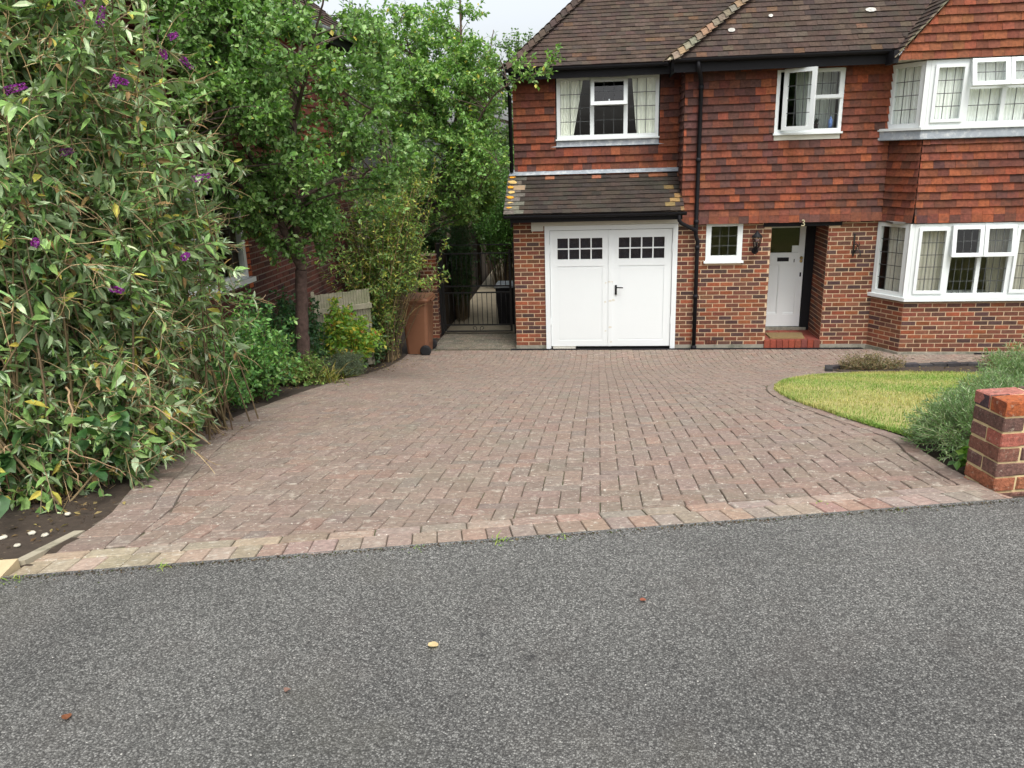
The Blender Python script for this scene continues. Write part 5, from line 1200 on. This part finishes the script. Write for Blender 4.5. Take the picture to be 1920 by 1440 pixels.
for k in range(16):                                 # spent brown spikes
    q_, d = tips[rng.integers(len(tips))]; n = 50; t = rng.uniform(0, 1, n); a = d / np.linalg.norm(d) + np.array((0, 0, -.3)); o = unit(np.cross(a, rng.normal(0, 1, (n, 3)))); P = q_ + a * (t * .10)[:, None] + o * .006
    leaves('dead_flower_spike', 'petal', BB, P, o, np.full(n, .011), np.full(n, .009), pal(n, [(.05, .028, .018), (.08, .04, .025)], [1, 1]), TO)

def low_shrub(name, label, cat, C, Rr, n_st, leafL, asp, colors, wts, tpl=TO, step=.04, stemc=(.12, .09, .05), droop=.1, k=2, lo=.5, group=None, mat='leaf', base_r=.5, subs=3, sl=.2, upb=.8):
    e_ = empty(name, label, cat, group); b = MB(); tw = Twigs(); gz_ = lambda x, y: g(x, y)
    for t in in_ell(n_st, C, Rr, lo, 1., lambda p: p[2] > g(p[0], p[1]) + .03 and p[0] > -4.57):
        x, y = C[0] + (t[0] - C[0]) * base_r, C[1] + (t[1] - C[1]) * base_r; p0 = np.array((x, y, gz_(x, y) - .02)); pts = bez(p0, (p0 + t) / 2 + np.array((rng.normal(0, .03), rng.normal(0, .03), .25 * Rr[2])), t, 7)
        b.tube(pts, list(np.linspace(.005, .002, 7)), 4, jit(stemc, .3), cap=False); tw.along(pts, .45, step, k=k, droop=droop)
        for _ in range(subs):
            i = rng.integers(3, 7); d = rng.normal(0, 1, 3); d[2] = abs(d[2]); d /= np.linalg.norm(d); q_ = pts[i] + d * sl * rng.uniform(.4, 1.1)
            t2 = bez(pts[i], (pts[i] + q_) / 2, q_, 4); b.tube(t2, [.0025, .002, .0015, .001], 3, jit(stemc, .3), cap=False); tw.along(t2, .1, step, k=k, droop=droop)
    b.build('stem', 'stem', e_); P, D = tw.get(); m_ = P[:, 2] > G(P[:, 0], P[:, 1]) - .01; P, D = P[m_], D[m_]; n = len(P); L = leafL * rng.uniform(.6, 1.3, n)
    leaves('foliage', mat, e_, P, D, L, L * asp, pal(n, colors, wts), tpl, upb=upb); return e_
MG = [(.075, .18, .042), (.11, .23, .055), (.05, .12, .036), (.18, .31, .08)]
low_shrub('evergreen_shrub', 'glossy bright green low shrub at the drive edge in front of the tree trunk', 'shrub', (-3.78, -6.6, 1.55), (.52, .75, .62), 150, .055, .55, MG, [4, 4, 3, 2], base_r=.4)
low_shrub('undergrowth', 'tangle of mixed leafy undergrowth at the foot of the butterfly bush', 'undergrowth', (-3.28, -9.45, 1.78), (.38, 1.05, .32), 95, .055, .5, [(.09, .16, .04), (.06, .12, .035), (.15, .22, .06), (.30, .26, .06), (.16, .10, .05)], [3, 3, 2, .6, .6], base_r=.75, stemc=(.24, .16, .09), sl=.16)
low_shrub('evergreen_shrub', 'low green leafy shrub under the butterfly bush where the drive curves', 'shrub', (-3.72, -7.5, 1.55), (.42, .55, .45), 90, .055, .55, MG, [4, 4, 3, 1], base_r=.4)
low_shrub('ivy_mound', 'dark green ivy mound against the neighbouring house wall', 'ivy', (-4.2, -4.75, 1.22), (.36, 1.5, .62), 260, .05, .8, [(.032, .09, .03), (.05, .12, .038), (.024, .064, .024)], [3, 3, 2], base_r=.8)
low_shrub('yellowing_shrub', 'yellow-green shrub in front of the pale fence panel', 'shrub', (-3.85, -3.15, .95), (.45, .5, .55), 110, .075, .6, [(.15, .28, .045), (.21, .33, .05), (.33, .34, .05), (.45, .36, .05), (.35, .11, .035)], [4, 3, 2, 1, .3], base_r=.3)
low_shrub('santolina', 'small grey-green feathery plant at the edge of the drive below the tree', 'plant', (-3.62, -4.0, .72), (.27, .38, .26), 220, .022, .25, [(.13, .18, .11), (.17, .22, .14), (.09, .13, .07)], [3, 2, 2], step=.014, k=3, base_r=.3, sl=.12)
low_shrub('leafy_shrub', 'dark leafy low growth between the fence panel and the brown bin', 'shrub', (-4.05, -1.6, .6), (.36, .6, .6), 90, .07, .6, [(.03, .07, .022), (.045, .095, .028), (.10, .12, .035)], [3, 3, 1], base_r=.5)
low_shrub('leafy_shrub', 'bright green weedy growth at the foot of the tree trunk', 'shrub', (-3.7, -5.3, 1.0), (.28, .4, .22), 60, .045, .6, [(.09, .16, .035), (.13, .2, .05), (.2, .2, .06)], [3, 2, 1], base_r=.4)
low_shrub('hedge_bush', 'dense green bush beyond the iron gate', 'bush', (-2.6, 6.2, 2.6), (1.1, 1.2, 1.5), 210, .065, .55, [(.09, .21, .045), (.07, .15, .04), (.15, .28, .065)], [3, 3, 1], base_r=.3, sl=.3)
low_shrub('hedge_bush', 'dark bush at the left of the passage just behind the gate', 'bush', (-3.15, 2.7, 1.7), (.26, .8, 1.3), 130, .06, .5, [(.035, .09, .03), (.03, .07, .024)], [3, 3], base_r=.5)
low_shrub('hedge_bush', 'tall dark bush rising behind the fence between the two houses', 'bush', (-4.6, 3.2, 2.2), (1.2, 1.0, 2.3), 230, .075, .55, [(.05, .11, .03), (.035, .08, .026), (.085, .15, .04)], [3, 3, 1], base_r=.5, sl=.4)
for (cx_, cy_, cz_, r_, lab) in ((-6.6, 9.5, 4.6, (1.9, 1.6, 2.4), 'distant round-crowned tree between the two houses'), (-2.6, 10.5, 4.3, (1.7, 1.6, 2.3), 'distant tree above the end of the passage')):
    e_ = empty('garden_tree', lab, 'tree', 'distant garden trees'); b = MB(); m_ = limb(b, [(cx_, cy_, -.1), (cx_ + .1, cy_, 2.), (cx_, cy_, cz_ + r_[2] * .6)], .14, .03); b.build('trunk', 'bark', e_)
    crown(e_, [m_], in_ell(130, (cx_, cy_, cz_), r_, .3, 1.), 7, .5, .075, .10, .6, [(.08, .15, .04), (.06, .11, .032), (.12, .19, .055)], [3, 3, 1.5], br=.016)
# strap leaves and weeds by the drive's left edge
def tuft(name, label, c, n, h, wd, cols, spread=.1, group=None, cat='plant'):
    P = np.array(c) + np.stack([rng.normal(0, spread, n), rng.normal(0, spread, n), np.zeros(n)], 1); P[:, 2] = G(P[:, 0], P[:, 1])
    a = rng.uniform(0, 6.28, n); D = np.stack([np.cos(a), np.sin(a), rng.uniform(.3, 1.6, n)], 1)
    v = np.array([[0, -.6, 0], [0, .6, 0], [.35, -1, .02], [.35, 1, .02], [.7, -.8, -.06], [.7, .8, -.06], [1, 0, -.28]]); fs = [np.array([[0, 1, 3, 2], [2, 3, 5, 4]]), np.array([[4, 5, 6]])]
    L = h * rng.uniform(.5, 1.2, n); o = leaves(name, 'grass', None, P, D, L, np.full(n, wd) * rng.uniform(.6, 1.2, n), pal(n, cols[0], cols[1]), (v, fs), roll=.15, upb=1.5)
    o['label'] = label; o['category'] = cat
    if group: o['group'] = group
    return o
tuft('strap_leaf_clump', 'clump of yellowing strap leaves spilling on the drive edge below the tree', (-3.5, -5.1, 0), 90, .34, .014, ([(.30, .27, .06), (.18, .22, .05), (.4, .32, .12)], [3, 3, 2]), .12)
for k, (x, y, n, h) in enumerate([(-.62, EDGE(-.62) - .01, 26, .045), (-1.95, EDGE(-1.95) - .01, 22, .05), (-.95, EDGE(-.95) - .01, 14, .03), (-2.5, EDGE(-2.5) - .02, 26, .05), (.82, EDGE(.82) + .2, 16, .02), (-.35, EDGE(-.35) - .01, 14, .025), (1.1, EDGE(1.1) - .01, 12, .025)]):
    tuft('weed_tuft', ['green weed tuft at the kerb line left of centre of the drive entrance', 'green weed tuft near the left corner of the drive entrance', 'thin mossy tuft in the front paving joint between the two larger tufts', 'weed tuft beside the yellowish kerb stone', 'tiny mossy tuft in the front course on the right half of the drive', 'tiny tuft on the tarmac joint at the middle of the drive entrance', 'tiny tuft on the tarmac joint towards the brick wall end'][k], (x, y, 0), int(n * .7), h * .7, .004, ([(.16, .26, .04), (.25, .3, .06)], [2, 1]), .018, 'weeds in the paving joint', 'weed')
# lavender along the right and the leafy plant at its foot
LV = [(.145, .225, .10), (.205, .275, .145), (.10, .17, .062), (.28, .33, .20)]
def lavender(label, C, Rr, n):
    e_ = empty('lavender_bush', label, 'bush', 'lavender bushes behind the low wall'); b = MB(); tw = Twigs()
    for t in in_ell(n, C, Rr, .72, 1.05, lambda p: p[2] > g(p[0], p[1]) + .02 and not (np.dot(p[:2] - np.array((wo.x, wo.y)), np.array((-RD.y, RD.x))) < .26 and p[2] < 2.32)):
        p0 = np.array((C[0] + (t[0] - C[0]) * .25, C[1] + (t[1] - C[1]) * .25, g(C[0], C[1]))); pts = bez(p0, (p0 + t) / 2 + np.array((0, 0, .1 * Rr[2])), t, 7)
        b.tube(pts, list(np.linspace(.003, .0012, 7)), 3, jit((.2, .2, .12), .25), cap=False); tw.along(pts, .55, .013, out=.55, droop=-.1, k=2, jitter=.2)
    b.build('stem', 'stem', e_); P, D = tw.get(); n = len(P); L = rng.uniform(.022, .05, n); leaves('foliage', 'leaf', e_, P, D, L, np.full(n, .0055), pal(n, LV, [3, 2, 3, 1]), TO, roll=.8)
lavender('grey-green lavender mound spilling over the drive edge beside the brick wall end', (1.98, -9.38, 1.78), (.40, .46, .33), 520)
lavender('lavender mound behind the wall end, second from the drive', (2.35, -8.85, 1.70), (.42, .45, .36), 430)
lavender('tall lavender mound rising at the right edge, beyond the wall', (2.95, -8.25, 1.72), (.52, .55, .42), 480)
lavender('far lavender mound at the right edge of the lawn', (3.6, -7.7, 1.62), (.5, .5, .38), 320)
low_shrub('leafy_weed', 'bright green leafy weed at the foot of the brick wall end', 'plant', (1.80, -9.82, 1.78), (.16, .16, .14), 45, .05, .65, [(.09, .18, .03), (.14, .24, .045), (.05, .11, .025)], [3, 2, 2], base_r=.3, sl=.06, step=.03)
for k, (x, y) in enumerate(((3.7, -2.55), (5.75, -2.3))):
    e_ = low_shrub('dying_plant', ['withered straw-coloured plant at the left end of the bed beyond the lawn', 'withered plant with a few green tips at the right of the bed beyond the lawn'][k], 'plant', (x, y, g(x, y) + .08), (.5, .25, .16), 110, .035, .3, [(.22, .17, .08), (.28, .22, .11), (.11, .15, .06), (.12, .09, .05)], [3, 2, 2, 2], stemc=(.3, .22, .12), base_r=.4, sl=.12, step=.03, group='withered plants in the bed')
# bramble stems with broad leaves at the lower left
BRM = empty('bramble', 'bramble with broad dark green leaves at the lower left corner', 'bramble'); b = MB(); P = []; D = []
for k in range(16):
    p0 = np.array((rng.uniform(-3.6, -2.95), rng.uniform(-10.3, -9.7), 0)); p0[2] = g(*p0[:2]); e = p0 + np.array((rng.uniform(-.3, .45), rng.uniform(-.45, .1), rng.uniform(.15, .55))); e[0] = min(e[0], -2.85)
    pts = bez(p0, (p0 + e) / 2 + np.array((0, 0, .25)), e, 8); b.tube(pts, list(np.linspace(.004, .002, 8)), 4, jit((.22, .13, .08), .3), cap=False)
    for i in (3, 4, 5, 6, 7):
        for _ in range(2): P.append(pts[i]); D.append(np.array((rng.normal(.3, .6), rng.normal(-.6, .5), rng.normal(0, .3))))
b.build('stem', 'stem', BRM); n = len(P); L = rng.uniform(.07, .125, n); leaves('foliage', 'leaf', BRM, np.array(P), np.array(D), L, L * .8, pal(n, [(.03, .075, .025), (.045, .105, .03), (.10, .17, .04), (.3, .34, .26)], [4, 4, 1.2, .35]), TL, roll=.4, upb=1.4)
# dry bent twigs hanging out of the bush over the drive edge
for k, pts in enumerate([[(-2.98, -10.15, 2.35), (-2.93, -10.25, 2.2), (-2.95, -10.3, 2.02), (-2.88, -10.35, 1.88)], [(-3.2, -10.1, 1.95), (-3.0, -10.2, 2.0), (-2.75, -10.15, 1.85)], [(-2.9, -9.7, 2.1), (-2.7, -9.75, 2.05), (-2.5, -9.7, 1.85)]]):
    b = MB(); limb(b, pts, .006, .002, 6, (.3, .2, .11), 5, .02); b.build('dry_twig', 'stem', BB)
# litter: leaf scraps on the soil, stones, fallen leaves
def litter(name, areas, cols, wts, s0, s1):
    P = np.concatenate([np.stack([rng.uniform(a, c, n), rng.uniform(d, e, n), np.zeros(n)], 1) for (a, c, d, e, n) in areas]); P[:, 2] = G(P[:, 0], P[:, 1]) + rng.uniform(.008, .02, len(P)); n = len(P)
    D = np.stack([rng.normal(0, 1, n), rng.normal(0, 1, n), rng.normal(0, .2, n)], 1); L = rng.uniform(s0, s1, n); leaves(name, 'grass', None, P, D, L, L * .5, pal(n, cols, wts), TO, upb=2, kind='stuff')
litter('leaf_litter', [(-4.0, -2.72, -11.2, -10.2, 260), (-4.2, -3.0, -10.3, -8, 500), (-4.3, -3.5, -8, -1, 900), (-3.6, -3.2, -3.3, -.8, 60), (3.1, 6.5, -2.9, -1.9, 500), (1.68, 2.4, -10.3, -9.9, 60), (2.0, 3.2, -10.4, -10.05, 60)], [(.16, .10, .05), (.09, .06, .035), (.28, .21, .10), (.36, .30, .12)], [3, 3, 2, 1], .015, .045)
b = MB()
for k in range(900):
    if k < 500: x, y, s_ = rng.uniform(-4.0, -2.7), rng.uniform(-11.05, -9.6), rng.uniform(.006, .022)
    else: x, y, s_ = rng.uniform(-4.3, -3.5), rng.uniform(-9.5, -1), rng.uniform(.006, .02)
    if x > np.interp(y, [p_[1] for p_ in LYX], [p_[0] for p_ in LYX]) - .05: continue
    z = g(x, y) - .01; a = rng.uniform(.5, 1.2, 6) * s_
    b.mesh([(x + a[0], y, z), (x, y + a[1], z), (x - a[2], y, z), (x, y - a[3], z), (x + rng.normal(0, .2) * s_, y, z + a[4]), (x, y, z - .02)], [(0, 1, 4), (1, 2, 4), (2, 3, 4), (3, 0, 4)])
b.build('soil_clods', 'soil', kind='stuff')
n = 1500; x = rng.uniform(-2.55, 1.66, n); y = EDGE(x) - np.abs(rng.normal(0, .012, n)) * np.where(rng.random(n) < .15, 3, 1); Pg = np.stack([x, y, np.full(n, 1.8985)], 1)
Dg = np.stack([rng.normal(0, 1, n), rng.normal(0, 1, n), rng.uniform(.1, .5, n)], 1); Lg = rng.uniform(.003, .011, n)
leaves('kerb_grit', 'grass', None, Pg, Dg, Lg, Lg * .8, pal(n, [(.09, .055, .03), (.05, .04, .025), (.06, .085, .02), (.16, .12, .07)], [3, 3, 1.6, 1.5]), TO, upb=2, kind='stuff')
for k, (x, y, s_, lab) in enumerate([(-2.97, -10.80, .02, 'pale stone lying on the soil farthest left of the drive corner'), (-2.87, -10.74, .018, 'yellowish stone on the dark soil behind the kerb stone'), (-2.78, -10.77, .017, 'white stone on the soil nearest the concrete edging'), (-2.80, -10.92, .015, 'small yellow-green stone on the soil close to the kerb'), (-2.9, -10.45, .016, 'pale stone under the bramble leaves'), (1.80, -10.31, .016, 'small pale stone at the foot of the brick wall end')]):
    b = MB(); pr_ = [(0, -.3 * s_), (.7 * s_, -.25 * s_), (1.0 * s_, .05 * s_), (.75 * s_, .4 * s_), (0, .5 * s_)]; b.lathe(pr_, (x, y, g(x, y) + .012), 9)
    b.v = [(vx + rng.normal(0, .1 * s_), vy + rng.normal(0, .1 * s_), vz + rng.normal(0, .06 * s_)) for vx, vy, vz in b.v]; b.build('stone', 'stone', None, label=lab, category='stone', group='loose stones')
for k, (x, y, s_, c_, lab) in enumerate([(-.75, -11.63, .035, (.62, .48, .26), 'round pale yellow fallen leaf on the tarmac'), (-1.76, -12.04, .03, (.2, .08, .04), 'small brown fallen leaf on the tarmac at the lower left'), (-1.15, -11.88, .022, (.25, .15, .12), 'reddish scrap of leaf on the tarmac left of the pale leaf'), (-.05, -11.32, .022, (.3, .1, .06), 'tiny red-brown leaf on the tarmac right of the drive centre')]):
    b = MB(); z = 1.9 if y < EDGE(x) else g(x, y); m_ = 10
    P = [(x + s_ * .5 * math.cos(t) * (1 + .15 * math.sin(3 * t)), y + s_ * .42 * math.sin(t), z + .004 + .006 * abs(math.sin(t + k))) for t in np.linspace(0, 6.283, m_ + 1)[:-1]]
    b.mesh(P + [(x, y, z + .002)], [(i, (i + 1) % m_, m_) for i in range(m_)], c_); b.build('fallen_leaf', 'grass', None, label=lab, category='leaf', group='fallen leaves on the tarmac')
